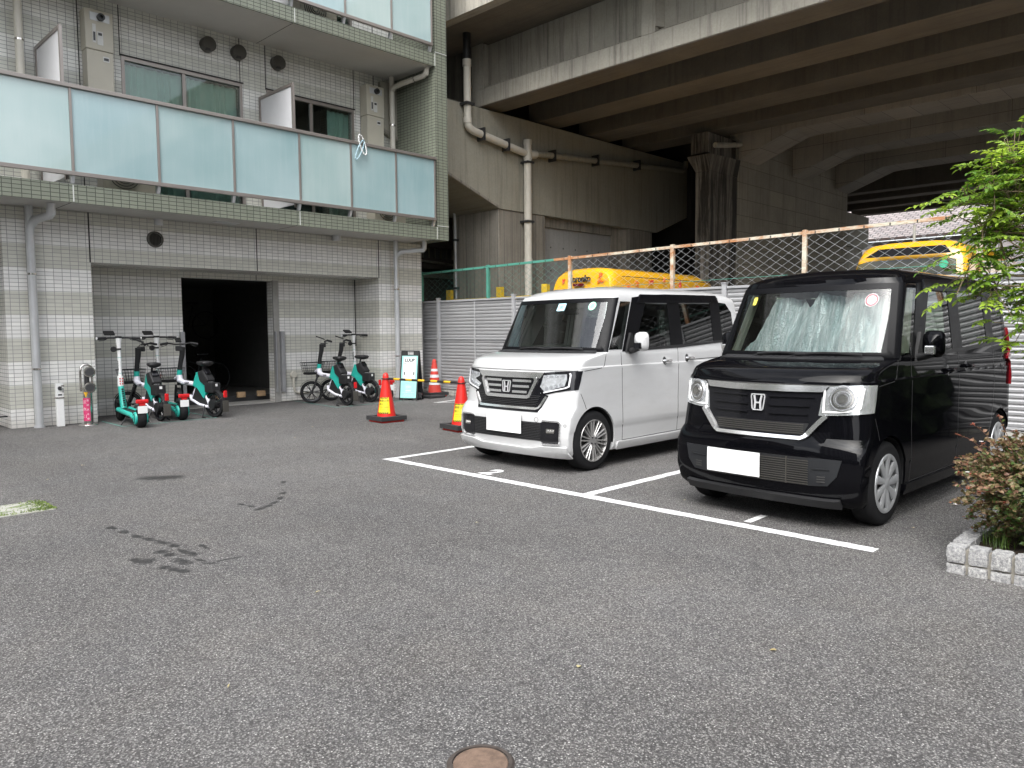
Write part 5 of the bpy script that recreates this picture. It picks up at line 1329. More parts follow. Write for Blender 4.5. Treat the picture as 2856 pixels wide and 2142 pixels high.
# ------------------------------------------------------------------ cones, bar, folding sign
def cone_mat():
    return pmat('cone_red', (.62, .018, .012), .42, var=.08)
cm_ = cone_mat(); rub = pmat('rubber_base', (.025, .025, .026), .8, bump=.3); ylw = pmat('yellow_sign', (.72, .60, .02), .5, var=.04)
refw = pmat('reflective_white', (.68, .68, .68), .5)
faded = pmat('faded_red', (.55, .05, .035), .6, var=.15)
def cone(label, loc, rz, kind, h=.70):
    root = thing('traffic_cone', label, 'traffic cone', loc, rz, 'red traffic cones')
    body = cm_ if kind == 'sign' else faded
    prof = [(.142, .035), (.046, h - .065), (.044, h - .05), (.034, h - .02), (.02, h - .006), (0, h)]
    MB().lathe(prof, (0, 0, .035), (0, 0, 1), 36).build('cone_body', body, root, world=False, smooth=50)
    MB().box(-.19, .19, -.19, .19, .0, .025).build('cone_foot', body, root, world=False, bevel=.008)
    wt = MB()
    for (a0, a1, b0, b1) in ((-.22, .22, -.22, -.15), (-.22, .22, .15, .22), (-.22, -.15, -.15, .15), (.15, .22, -.15, .15)): wt.box(a0, a1, b0, b1, .027, .09)
    wt.build('rubber_weight', rub, root, world=False, bevel=.006)
    def rad(z): return .142 + (.046 - .142) * (z - .07) / (h - .065 - .035) + .002
    if kind == 'stripes':
        for z0, z1 in ((.24, .31), (.39, .45), (.52, .57)):
            MB().lathe([(rad(z0), z0), (rad(z1), z1)], (0, 0, 0), (0, 0, 1), 36).build('reflective_band', refw, root, world=False, smooth=50)
    else:
        m = MB(); n = 14; vs = []; a0, a1 = R(178), R(262)
        for i in range(n + 1):
            a = a0 + (a1 - a0) * i / n
            for z in (.13, .37): vs.append((math.cos(a) * (rad(z) + .003), math.sin(a) * (rad(z) + .003), z))
        m.add(vs, [(2 * i, 2 * i + 2, 2 * i + 3, 2 * i + 1) for i in range(n)])
        sg = m.build('warning_sheet', ylw, root, world=False, smooth=60, recalc=False)
        st = MB()
        for z0, z1 in ((.13, .15), (.35, .37)):
            for i in range(0, 12, 2):
                q = []
                for (ii, z) in ((i, z0), (i + 1.2, z0), (i + 2.2, z1), (i + 1.0, z1)):
                    a = a0 + (a1 - a0) * min(ii, n) / n; q.append((math.cos(a) * (rad(z) + .005), math.sin(a) * (rad(z) + .005), z))
                st.quad(*q)
        st.build('warning_stripes', M['black'], sg, world=False)
        for j, (tx, sz, z) in enumerate((('専用以外', .038, .318), ('禁止！！', .038, .268), ('関係者以外の駐輪禁止', .015, .225), ('ご協力をお願いします', .014, .195))):
            a = (a0 + a1) / 2; rr_ = rad(z)
            o = text_mesh(tx, sz, M['black'], 'warning_text', None, (0, 0, 0), Matrix.Identity(3), 0)
            for vtx in o.data.vertices:
                aa = a + vtx.co.x / (rr_ + .006); zz = z + vtx.co.y
                vtx.co = Vector((math.cos(aa) * (rad(zz) + .0062), math.sin(aa) * (rad(zz) + .0062), zz))
            o.parent = sg
    return root
cone('bright red cone with yellow warning sheet, left end of the striped bar', (6.86, 9.38, 0), R(-4), 'sign')
cone('bright red cone with yellow warning sheet, half hidden by the white car bumper', (6.93, 7.76, 0), R(-8), 'sign')
cone('faded red cone with three white bands by the silver fence', (10.22, 12.28, 0), R(-12), 'stripes', .74)
bar_ = thing('cone_bar', 'black and yellow striped bar resting between two red cones', 'barrier bar', (6.9, 8.5, .6))
A_, B2 = Vector((6.86, 9.31, .645)), Vector((6.93, 7.83, .645)); n = 11
for i in range(n):
    p0, p1 = A_.lerp(B2, i / n), A_.lerp(B2, (i + 1) / n)
    MB().tube([p0, p1], .0175, 12).build('bar_section', blk2 if i % 2 == 0 else pmat('bar_yellow', (.70, .40, .02), .45) if i == 1 else bpy.data.materials['bar_yellow'], bar_, smooth=50)
for c in (Vector((6.86, 9.38, .645)), Vector((6.93, 7.76, .645))):
    ring = [c + Vector((math.cos(q * PI / 10) * .062, math.sin(q * PI / 10) * .062, 0)) for q in range(21)]
    MB().tube(ring, .007, 6, caps=False).build('bar_ring', blk2, bar_)
# bag of ballast and spare cone foot beside the sign
# folding sign board
sg = thing('folding_sign', 'black folding floor sign with teal and white poster by the downpipe', 'sign board', (9.3, 12.0, 0))
u_ = Vector((.48, -.876, 0)).normalized(); nn_ = Vector((-.876, -.48, 0)).normalized()
C0 = Vector((9.225, 11.905, 0)); H_ = 1.0
def board(base, lean, nm, sgn):
    up = (Vector((0, 0, H_)) + nn_ * lean).normalized(); w2 = .19
    nf = u_.cross(up).normalized()
    if nf.dot(nn_ * sgn) < 0: nf = -nf
    def Pt(a, b, d=0): return base + u_ * a + up * b + nf * d
    m = MB()
    def slab(a0, a1, b0, b1, d0, d1, M_=None):
        mm = M_ or m
        mm.add([Pt(a0, b0, d0), Pt(a1, b0, d0), Pt(a1, b1, d0), Pt(a0, b1, d0), Pt(a0, b0, d1), Pt(a1, b0, d1), Pt(a1, b1, d1), Pt(a0, b1, d1)], [(0, 1, 2, 3), (7, 6, 5, 4), (0, 4, 5, 1), (1, 5, 6, 2), (2, 6, 7, 3), (3, 7, 4, 0)])
        return mm
    slab(-w2, w2, .03, .90, -.015, .0); slab(-w2, -.07, .90, .985, -.015, .0); slab(.07, w2, .90, .985, -.015, 0); slab(-.07, .07, .965, .985, -.015, 0)
    slab(-w2, -.1, 0, .03, -.015, 0); slab(.1, w2, 0, .03, -.015, 0)
    o = m.build(nm, blk2, sg)
    return o, Pt, slab, up, nf
fb, Pt, slab, up_, nf_ = board(C0, -.17, 'front_board', 1)
bb_, *_ = board(C0 + (-nn_) * .36, .17, 'rear_board', -1)
posm = pmat('poster_mint', (.33, .72, .66), .5, var=.03); posw = pmat('poster_white', (.74, .80, .79), .5, var=.02)
pb = slab(-.165, .165, .05, .88, .0, .004, MB()).build('poster', posm, fb)
slab(-.13, .13, .42, .86, .004, .006, MB()).build('poster_field', posw, pb)
rt = axes(u_, up_)
text_mesh('LUUP', .085, M['black'], 'poster_title', pb, Pt(0, .79, .0065), rt, .001, bold=.003)
for (tx, s_, b_, mm_) in (('電動キックボード・自転車', .019, .725, M['darkmetal']), ('HOW TO RIDE', .020, .545, M['black']), ('アプリをダウンロード', .017, .475, M['vent']), ('ポート利用のご案内', .018, .385, M['white']), ('ご利用方法はこちら', .018, .30, M['white']), ('ご返却はこちら', .018, .225, M['white']),
                          ('本ポートは電動モビリティ専用です', .015, .155, M['white']), ('お問い合わせはアプリから', .015, .12, M['white']), ('ルールを守ってご利用ください', .015, .09, M['white'])):
    text_mesh(tx, s_, mm_, 'poster_text', pb, Pt(0, b_, .0068), rt, .0005)
for a_ in (-.10, .10):
    slab(a_ - .012, a_ + .012, .50, .56, .0065, .0075, MB()).build('poster_figure', M['vent'], pb)
for b_ in (.265, .19): slab(-.06, .06, b_ - .008, b_ + .008, .0045, .0055, MB()).build('poster_strip', M['offwhite'], pb)
bag = MB(); vs = []; n = 16; C_ = Vector((9.45, 11.98, .0)) 
for i, (rr_, zz) in enumerate(((.11, 0), (.16, .04), (.15, .12), (.09, .18), (.0, .19))):
    for j in range(n):
        a = 2 * PI * j / n; k = 1 + .12 * math.sin(a * 3 + i); vs.append(C_ + Vector((math.cos(a) * rr_ * k, math.sin(a) * rr_ * k * 1.2, zz)))
bag.add(vs, [(i * n + j, i * n + (j + 1) % n, (i + 1) * n + (j + 1) % n, (i + 1) * n + j) for i in range(4) for j in range(n)])
o = bag.build('ballast_bag', M['blackgloss'], None, smooth=60); tag(o, 'black plastic ballast bag lying inside the folding sign', 'bag')
wt = MB().box(9.75, 10.15, 11.85, 12.15, 0, .05).build('spare_weight', rub, None, bevel=.015); tag(wt, 'flat black rubber weight on the ground right of the folding sign', 'rubber weight')

# ------------------------------------------------------------------ fire inlet and tap post
si = thing('siamese_connection', 'stainless twin fire hose inlet post with pink sign against the left pillar', 'fire inlet', (3.68, 12.45, 0))
MB().lathe([(0, .02), (.10, .02), (.13, .008), (.135, 0)], (3.68, 12.45, 0), (0, 0, 1), 28).build('base_flange', M['steel'], si, smooth=40)
MB().tube([(3.68, 12.45, .02), (3.68, 12.45, .56)], .062, 24).build('post', M['steel'], si, smooth=50)
MB().tube([(3.60, 12.47, .50), (3.60, 12.47, .80), (3.615, 12.47, .86), (3.66, 12.47, .895), (3.70, 12.47, .895), (3.75, 12.47, .86), (3.76, 12.47, .80), (3.76, 12.47, .5)], .016, 10).build('guard_bow', M['steel'], si, smooth=60)
MB().tube([(3.68, 12.45, .5), (3.68, 12.45, .82)], .034, 14).build('riser', M['darkmetal'], si, smooth=60)
for z in (.79, .56):
    c = MB().lathe([(.03, .12), (.05, .09), (.055, .05), (.075, .045), (.08, .0), (.07, -.015), (0, -.018)], (3.68, 12.45, z), (.35, -1, .1) and Vector((.25, 1, -.05)), 24)
    ci = c.build('inlet', M['steel'], si, smooth=40, xf=Matrix.Translation((-.0, -.14, 0)))
    MB().lathe([(0, -.02), (.055, -.02), (.06, -.012)], (3.68, 12.31, z), (.25, 1, -.05), 20).build('inlet_cap', M['darkmetal'], ci)
pink = pmat('pink_sign', (.62, .045, .16), .5, var=.08)
m = MB(); n = 12; vs = []
for i in range(n + 1):
    a = R(175 + 105 * i / n)
    for z in (.06, .40): vs.append((3.68 + math.cos(a) * .064, 12.45 + math.sin(a) * .064, z))
m.add(vs, [(2 * i, 2 * i + 2, 2 * i + 3, 2 * i + 1) for i in range(n)])
ps = m.build('sign_sheet', pink, si, smooth=60, recalc=False)
def wraptext(tx, sz, a_c, z, mat, par, nm, rad_=.0655, cx=3.68, cy=12.45):
    o = text_mesh(tx, sz, mat, nm, None, (0, 0, 0), Matrix.Identity(3), 0)
    for v in o.data.vertices:
        aa = a_c + v.co.x / rad_; zz = z + v.co.y
        v.co = Vector((cx + math.cos(aa) * rad_, cy + math.sin(aa) * rad_, zz))
    o.parent = par; o.matrix_parent_inverse = pw(par).inverted()
for i, ch_ in enumerate('送水口'): wraptext(ch_, .058, R(212), .34 - .105 * i, M['white'], ps, 'sign_character')
for i, ch_ in enumerate('連結送水管'): wraptext(ch_, .032, R(252), .365 - .068 * i, M['white'], ps, 'sign_character')
m = MB(); vs = [];
for (a, z) in ((205, .49), (262, .49), (234, .41)): vs.append((3.68 + math.cos(R(a)) * .066, 12.45 + math.sin(R(a)) * .066, z))
m.add(vs + [(3.68 + math.cos(R(234)) * .067, 12.45 + math.sin(R(234)) * .067, .49)], [(0, 3, 2), (3, 1, 2)])
m.build('hazard_triangle', pmat('triangle_yellow', (.75, .42, .02), .5), si, recalc=False)
tp_ = thing('tap_post', 'slim white water tap post between the downpipe and the fire inlet', 'tap post', (3.335, 12.55, 0))
MB().box(3.29, 3.385, 12.52, 12.60, 0, .63).build('post', M['white'], tp_, bevel=.006)
MB().box(3.285, 3.39, 12.515, 12.605, .41, .43).build('clamp_band', M['steel'], tp_)
MB().cyl((3.337, 12.52, .56), (0, -1, 0), .030, .012, 16).build('tap_rose', M['darkmetal'], tp_)
MB().tube([(3.345, 12.51, .56), (3.355, 12.45, .56), (3.36, 12.44, .50)], .011, 8).box(3.335, 3.375, 12.44, 12.46, .585, .61).build('tap', M['steel'], tp_, smooth=40)
MB().box(3.31, 3.36, 12.516, 12.521, .455, .475).build('post_label', M['darkmetal'], tp_)

# bicycles and wheel racks standing in the dark garage
def plainbike(label, loc, rz):
    root = thing('stored_bicycle', label, 'bicycle', loc, rz, 'bicycles stored in the dark garage')
    for y in (0, 1.05):
        m = MB(); pts = [(0, y + .31 * math.cos(q * PI / 14), .33 + .31 * math.sin(q * PI / 14)) for q in range(29)]
        m.tube(pts, .016, 6, caps=False); o = m.build('wheel', M['black'], root, world=False, smooth=60)
        s_ = MB()
        for k in range(10): a = PI * k / 5; s_.tube([(0, y, .33), (0, y + .3 * math.cos(a), .33 + .3 * math.sin(a))], .0018, 4)
        s_.build('spokes', M['steel'], o, world=False)
    MB().tube([(0, .93, .72), (0, .42, .30), (0, .30, .75)], .016, 8).tube([(0, .93, .78), (0, .33, .62)], .014, 8).tube([(0, 0, .33), (0, .42, .28)], .012, 8).tube([(0, 0, .33), (0, .33, .66)], .012, 8).tube([(0, 1.05, .33), (0, .93, .72), (0, .90, .98)], .016, 8).build('frame', M['darkmetal'], root, world=False, smooth=60)
    MB().tube([(-.27, .80, 1.02), (0, .92, .99), (.27, .80, 1.02)], .012, 8).build('handlebar', M['steel'], root, world=False, smooth=60)
    MB().box(-.07, .07, .18, .42, .80, .85).build('saddle', M['black'], root, world=False, bevel=.02)
for i, (x, y, z, rz) in enumerate(((6.2, 15.1, .08, 96), (7.2, 15.9, .08, 92), (6.6, 16.9, .08, 88), (7.7, 17.4, 1.2, 90))):
    plainbike(('bicycle stored in the garage, front one left of centre', 'bicycle stored in the garage nearer the right door jamb', 'bicycle stored deeper in the garage', 'bicycle on the upper rack at the back of the garage')[i], (x, y, z), R(rz))
for i in range(4):
    rk = MB().box(6.0 + i * .42, 6.16 + i * .42, 14.15, 14.22, .09, .20).build('wooden_stop', M['wood'], None, bevel=.01)
    tag(rk, 'raw wooden wheel stop on the garage rack, number %s from the left' % ('one', 'two', 'three', 'four')[i], 'wooden block', 'wooden wheel stops in the garage')
rr_ = MB().box(5.8, 8.2, 14.22, 14.30, .012, .12).build('rack_rail', M['darkmetal'], None); tag(rr_, 'low dark steel rack rail across the garage floor', 'rack rail')
# ------------------------------------------------------------------ vans beyond the fence
def vanmat(nm, c): 
    t = NT(nm); v = t.coord(); t.bsdf(t.mix(t.noise(v, 2, 4), c3(c, .92), c3(c, 1.05)), .3, 0, None, .8, .5); return t.m
yel = vanmat('van_yellow', (.80, .42, .015)); vw = vanmat('van_white', (.70, .71, .72))
dg = glassy('van_glass', (.10, .12, .12), 1.6, .02)
def van(name, label, x0, x1, ya, yb, zt, col, nose=.35, base=.4):
    # ya<yb; end face towards -X
    root = thing(name, label, 'van', (x0, (ya + yb) / 2, base), 0, 'vans parked under the viaduct')
    W = yb - ya; c = (ya + yb) / 2; secs = []
    prof = [(.47, .25), (.50, .45), (.50, .95), (.485, 1.25), (.455, zt - base - .42), (.435, zt - base - .22), (.40, zt - base - .10), (.33, zt - base - .035), (.18, zt - base - .005), (0, zt - base)]
    half = [(-w_ * W, h) for w_, h in prof]; ring = half + [(-a, h) for a, h in half[-2::-1]]
    m = MB(); xs = []
    L = x1 - x0
    for t_ in (0, .004, .02, .05, .10, .2, .4, .6, .8, .93, .985, 1.0):
        xs.append(t_)
    n = len(ring); vs = []
    for t_ in xs:
        k = 1 - .05 * max(0, (.02 - t_) / .02) - .06 * max(0, (t_ - .93) / .07)
        for (a, h) in ring:
            # upper part of the ends leans inwards
            lean = nose * max(0, (h - 1.0) / (zt - base - 1.0)) ** 1.3
            x = x0 + t_ * L
            if t_ < .1: x += lean * (1 - t_ / .1)
            if t_ > .8: x -= lean * 1.2 * (t_ - .8) / .2
            hh = h if h < 1.3 else 1.3 + (h - 1.3) * (1 - .10 * max(0, (.05 - t_) / .05) - .45 * max(0, (t_ - .85) / .15) ** 2)
            vs.append((x, c + a * k, base + hh))
    fs = [(i * n + j, i * n + (j + 1) % n, (i + 1) * n + (j + 1) % n, (i + 1) * n + j) for i in range(len(xs) - 1) for j in range(n - 1)]
    fs += [(i * n + n - 1, (i + 1) * n + n - 1, (i + 1) * n, i * n) for i in range(len(xs) - 1)]
    fs += [tuple(range(n)), tuple(range(len(xs) * n - 1, (len(xs) - 1) * n - 1, -1))]
    m.add(vs, fs)
    b = m.build('body', col, root, smooth=35)
    for x in (x0 + .75, x1 - .75):
        for y in (ya + .02, yb - .02):
            s = -1 if y < c else 1
            w = MB().lathe([(.18, .0), (.28, .0), (.32, .02), (.33, .06), (.33, .15), (.30, .18)], (x, y, base + .33), (0, -s, 0), 28).build('wheel', tyre_m, root, smooth=50)
            MB().lathe([(0, .03), (.19, .01)], (x, y, base + .33), (0, -s, 0), 20).build('rim', M['steel'], w)
    return root, c
v1, c1 = van('high_roof_van', 'yellow high roof van seen from behind through the fence, lettered Doronko, with red drawings', 12.0, 16.4, 9.05, 10.75, 2.60, yel, .16)
red = pmat('drawing_red', (.62, .05, .02), .5); org = pmat('drawing_orange', (.75, .16, .02), .5)
MB().box(12.02, 12.06, 9.35, 10.45, 1.35, 2.12).build('rear_window', dg, v1)
tx = text_mesh('Doronko', .20, M['black'], 'van_lettering', v1, (12.085, 9.93, 2.375), axes((0, -1, 0), (.16, 0, 1)), .012, sx=.78, bold=.003)
MB().box(12.05, 12.09, 9.80, 10.06, 2.235, 2.285).build('brake_light', pmat('brake_dark_red', (.10, .005, .01), .2), v1)
MB().box(12.4, 16.0, 9.085, 9.10, 2.395, 2.408).build('roof_seam', M['black'], v1)
def scribble(par, cen, a, b, seed, mat, r=.012, size=.12):
    rnd = random.Random(seed); m = MB(); a = Vector(a); b = Vector(b)
    for k in range(5):
        th = rnd.uniform(0, 6.28); L = size * rnd.uniform(.5, 1)
        d = a * math.cos(th) + b * math.sin(th); o_ = Vector(cen) + a * rnd.uniform(-.3, .3) * size + b * rnd.uniform(-.25, .25) * size
        m.tube([o_ - d * L * .4, o_, o_ + d * L * .3 + b * L * .2, o_ + d * L * .5], [r * .4, r, r * .9, r * .3], 6)
    m.build('painted_drawing', mat, par)
scribble(v1, (12.11, 10.35, 2.36), (0, 1, 0), (.16, 0, 1), 1, red); scribble(v1, (12.10, 9.40, 2.34), (0, 1, 0), (.16, 0, 1), 2, org, size=.2); scribble(v1, (12.13, 9.42, 2.44), (0, 1, 0), (.16, 0, 1), 3, org, size=.1)
for i, (x, z, mt) in enumerate(((12.9, 2.27, org), (13.4, 2.33, red), (13.9, 2.36, org), (14.5, 2.30, red), (15.2, 2.22, red), (12.6, 2.22, org))):
    scribble(v1, (x, 9.085, z), (1, 0, 0), (0, .05, 1), 10 + i, mt, size=.16)
v2, c2_ = van('yellow_minibus', 'yellow high roof minibus facing the lot, with a round green sticker', 13.2, 17.8, 3.22, 5.08, 2.74, yel, .30)
MB().prism([(3.33, 1.45), (4.97, 1.45), (4.88, 2.40), (4.70, 2.44), (3.60, 2.44), (3.42, 2.40)], 0, 0, .02).build('windscreen', glassy('bus_glass', (.30, .36, .36), 1.1), v2, xf=Matrix(((1, 0, .235, 13.125 - .235 * 1.9), (0, 1, 0, 0), (0, 0, 1, 0), (0, 0, 0, 1))))
MB().prism([(3.50, 2.50), (4.78, 2.50), (4.58, 2.63), (3.60, 2.63)], 0, 0, .02).build('destination_window', M['gloss_trim'], v2, xf=Matrix(((1, 0, .30, 13.30 - .30 * 2.56), (0, 1, 0, 0), (0, 0, 1, 0), (0, 0, 0, 1))))
MB().cyl((13.12, 3.56, 2.32), (1, 0, .0), .06, .04, 20).build('round_sticker', pmat('green_dot', (.05, .45, .25), .5), v2)
MB().box(13.6, 13.62, 3.4, 4.9, 1.5, 2.3).build('cabin_screen', pmat('cabin_grey', (.07, .08, .08), .8), v2)
v3, c3_ = van('white_van', 'white van beside the minibus, mostly hidden by the tree', 12.4, 16.6, 1.0, 2.75, 2.22, vw, .30)
MB().prism([(1.15, 1.5), (2.6, 1.5), (2.5, 2.05), (1.25, 2.05)], 0, 0, .02).build('windscreen', bpy.data.materials['bus_glass'], v3, xf=Matrix(((1, 0, .25, 12.43 - .25 * 1.7), (0, 1, 0, 0), (0, 0, 1, 0), (0, 0, 0, 1))))

# ------------------------------------------------------------------ granite planter
def granite():
    t = NT('granite'); v = t.coord(); oi = t.n('ShaderNodeObjectInfo')
    n = t.noise(v, 55, 6, .8); k = t.noise(v, 190, 3, .7)
    c = t.mix(t.ramp(n, [(.40, 0.), (.62, 1.)]), (.20, .20, .205), (.62, .61, .585))
    c = t.mix(t.ramp(k, [(.56, 0.), (.66, .8)]), c, (.10, .10, .105))
    c = t.mix(t.math('MULTIPLY', oi.outputs['Random'], .35), c, (.36, .36, .37))
    t.bsdf(c, .8, 0, t.bump(t.math('ADD', n, t.noise(v, 18, 5)), .9, .012)); return t.m
gran = granite()
pl = thing('stone_planter', 'low raised bed edged with rough granite cubes at the right corner', 'planter', (4.64, 1.20, 0))
rg = random.Random(4)
def gblock(x0, x1, y0, y1, z0, z1):
    m = MB(); N = 5; 
    vs = []; fs = []
    bm = bmesh.new(); bmesh.ops.create_cube(bm, size=1)
    bmesh.ops.subdivide_edges(bm, edges=bm.edges[:], cuts=4, use_grid_fill=True)
    for v in bm.verts:
        p = v.co.copy(); q = Vector([max(-1, min(1, c_ * 2)) for c_ in p]); r_ = (abs(q.x) ** 14 + abs(q.y) ** 14 + abs(q.z) ** 14) ** (1 / 14)
        q = q / max(r_, 1e-6); s = 1 + rg.uniform(-.05, .03)
        v.co = Vector(((x0 + x1) / 2 + q.x * (x1 - x0) / 2 * s, (y0 + y1) / 2 + q.y * (y1 - y0) / 2 * s, (z0 + z1) / 2 + q.z * (z1 - z0) / 2 * s))
    bm.verts.index_update(); m.add([v.co for v in bm.verts], [tuple(v.index for v in f.verts) for f in bm.faces]); bm.free()
    m.build('granite_block', gran, pl, smooth=28)
mortar = concrete('mortar', (.30, .28, .24), .1, .15)
for i in range(22):
    y1 = 1.20 - i * .107; 
    for (z0, z1) in ((.058, .155), (-.04, .052)):
        if i > 14: continue
        gblock(4.635 + rg.uniform(-.004, .004), 4.735, y1 - .094, y1, z0, z1 + rg.uniform(-.004, .003))
for i in range(19):
    x0 = 4.745 + i * .107
    for (z0, z1) in ((.058, .155), (-.04, .052)):
        if z0 < 0 and i > 8: continue
        gblock(x0, x0 + .094, 1.105, 1.203 + rg.uniform(-.004, .004), z0, z1 + rg.uniform(-.004, .003))
MB().box(4.655, 4.72, -.45, 1.185, -.05, .135).box(4.72, 6.8, 1.12, 1.185, -.05, .135).build('mortar_bed', mortar, pl)
def soilm():
    t = NT('dark_soil'); v = t.coord(); n = t.noise(v, 60, 6, .8)
    t.bsdf(t.mix(n, (.012, .009, .006), (.085, .055, .035)), .95, 0, t.bump(n, 1.0, .02)); return t.m
m = MB(); rs = random.Random(3); N = 40; vs = []
for i in range(N + 1):
    for j in range(N + 1): vs.append((4.72 + i * 2.1 / N, 1.12 - j * 1.55 / N, .112 + rs.uniform(-.006, .012)))
m.add(vs, [(i * (N + 1) + j, i * (N + 1) + j + 1, (i + 1) * (N + 1) + j + 1, (i + 1) * (N + 1) + j) for i in range(N) for j in range(N)])
so_ = m.build('planter_soil', soilm(), None); so_['kind'] = 'structure'

# ------------------------------------------------------------------ foliage
def leafmat(nm, c1_, c2__, tr=.35, rough=.45):
    t = NT(nm); at = t.n('ShaderNodeAttribute'); at.attribute_name = 'tone'
    col = t.mix(at.outputs['Fac'], c1_, c2__)
    b = t.n('ShaderNodeBsdfPrincipled'); t.l(col, b.inputs['Base Color']); b.inputs['Roughness'].default_value = rough
    tl_ = t.n('ShaderNodeBsdfTranslucent'); t.l(col, tl_.inputs[0])
    mx_ = t.n('ShaderNodeMixShader'); mx_.inputs[0].default_value = tr
    t.l(b.outputs[0], mx_.inputs[1]); t.l(tl_.outputs[0], mx_.inputs[2]); t.l(mx_.outputs[0], t.out.inputs[0]); return t.m
class Leaves:
    def __init__(s): s.m = MB(); s.t = []
    def leaf(s, p, d, n_, L, W, tone, fold=.25):
        d = Vector(d).normalized(); n_ = (Vector(n_) - d * d.dot(Vector(n_))); 
        if n_.length < 1e-4: n_ = d.orthogonal()
        n_.normalize(); w = d.cross(n_)
        p = Vector(p); k = len(s.m.v)
        P0 = p; P1 = p + d * L * .33 - n_ * .0; P2 = p + d * L * .68 - n_ * L * .05; P3 = p + d * L - n_ * L * .16
        vs = [P0, P1 + w * W * .5 + n_ * W * fold, P1 - w * W * .5 + n_ * W * fold, P1, P2 + w * W * .42 + n_ * W * fold * .6, P2 - w * W * .42 + n_ * W * fold * .6, P2, P3]
        s.m.add(vs, [(0, 3, 1), (0, 2, 3), (3, 6, 4, 1), (2, 5, 6, 3), (6, 7, 4), (5, 7, 6)]); s.t += [tone] * 6
    def build(s, nm, mat, par):
        o = s.m.build(nm, mat, par, recalc=False)
        at = o.data.attributes.new('tone', 'FLOAT', 'FACE'); at.data.foreach_set('value', s.t)
        o.data.shade_smooth()
        return o
bark = pmat('twig_bark', (.16, .12, .07), .8, var=.3, scale=30)
def compound(LV, TW, p, d, L, npair, rnd, tone):
    # pinnate leaf: drooping rachis with paired leaflets
    p = Vector(p); d = Vector(d).normalized(); pts = [p]; cur = p.copy(); dd = d.copy()
    step = L / (npair + 1)
    for i in range(npair + 1):
        dd = (dd + Vector((0, 0, -.10))).normalized(); cur = cur + dd * step; pts.append(cur.copy())
    TW.tube(pts, [.0022] * len(pts), 4, caps=False)
    for i in range(1, npair + 2):
        q = pts[i]; dd = (pts[i] - pts[i - 1]).normalized()
        side = dd.cross(Vector((0, 0, 1)))
        if side.length < .05: side = Vector((1, 0, 0))
        side.normalize(); up = side.cross(dd)
        l = L * rnd.uniform(.24, .32) * (1 - .35 * abs(i / (npair + 1) - .45)); w = l * rnd.uniform(.40, .52)
        if i <= npair:
            for s_ in (-1, 1):
                ld = (side * s_ * .9 + dd * .55 + Vector((0, 0, rnd.uniform(-.35, .15))) + Vector((rnd.uniform(-.15, .15), rnd.uniform(-.15, .15), 0)))
                LV.leaf(q, ld, up + side * s_ * .2 + Vector((rnd.uniform(-.3, .3), rnd.uniform(-.3, .3), 0)), l, w, min(1, max(0, tone + rnd.uniform(-.2, .2))))
        else: LV.leaf(q, dd, up, l * 1.1, w, tone)
rt_ = random.Random(21)
tree = thing('ornamental_tree', 'small tree with bright green pinnate leaves rising from the planter over the black car', 'tree', (5.55, .55, .11))
TR = MB(); TW = MB(); LV = Leaves()
TR.tube([(5.55, .55, .05), (5.52, .57, .6), (5.55, .60, 1.2), (5.48, .66, 1.75), (5.46, .70, 2.3), (5.44, .72, 2.45)], [.035, .03, .026, .022, .016, .008], 10)
CL = [((4.84, 1.30, 2.05), 7), ((4.95, 1.20, 2.12), 8), ((4.90, 1.24, 1.90), 8), ((5.08, 1.08, 2.26), 8), ((5.20, .95, 2.20), 12), ((5.10, 1.08, 2.02), 12), ((5.02, 1.12, 1.86), 10),
      ((4.83, 1.29, 1.66), 5), ((4.92, 1.20, 1.60), 5), ((5.00, 1.12, 1.58), 5), ((5.12, .98, 1.55), 7), ((5.22, .93, 1.80), 12), ((5.10, 1.0, 1.36), 4), ((5.22, .92, 1.32), 5), ((5.30, .85, 1.55), 8),
      ((5.35, .88, 2.0), 12), ((5.30, .90, 2.3), 8), ((5.30, 1.15, 2.1), 8), ((5.25, 1.2, 1.9), 6), ((5.6, .5, 2.2), 12), ((5.7, .7, 1.9), 10), ((5.4, .4, 1.8), 10), ((5.5, .4, 2.3), 8), ((5.3, .6, 2.2), 10), ((5.15, .82, 2.0), 8)]
for (c, k) in CL:
    c = Vector(c); c.y -= .10 if c.y > 1.16 else .04
    st_ = Vector((5.5, .64, max(.9, min(2.6, c.z - .25)))); mid = st_.lerp(c, .55) + Vector((rt_.uniform(-.05, .05), rt_.uniform(-.05, .05), .08))
    TR.tube([st_, mid, c - Vector((0, 0, .02))], [.010, .006, .003], 6)
    for i in range(int(k * (4.2 if c.y < 1.10 else 2.0))):
        th = rt_.uniform(0, 6.283); el = rt_.uniform(-.35, .6)
        d = Vector((math.cos(th) * math.cos(el), math.sin(th) * math.cos(el), math.sin(el))) + (c - st_).normalized() * .5
        p = c + Vector((rt_.gauss(0, .065), rt_.gauss(0, .065), rt_.gauss(0, .085)))
        if c.x < 4.88 and d.x < 0 and d.y > 0: d = d * .7
        TR.tube([c, p], .0022, 4, caps=False)
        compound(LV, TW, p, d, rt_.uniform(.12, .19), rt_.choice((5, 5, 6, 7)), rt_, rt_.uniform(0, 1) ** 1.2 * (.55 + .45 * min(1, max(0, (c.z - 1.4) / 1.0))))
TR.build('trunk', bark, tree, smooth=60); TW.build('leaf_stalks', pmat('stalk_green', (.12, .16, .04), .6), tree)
LV.build('crown', leafmat('bright_leaves', (.09, .20, .02), (.46, .62, .06), .45), tree)

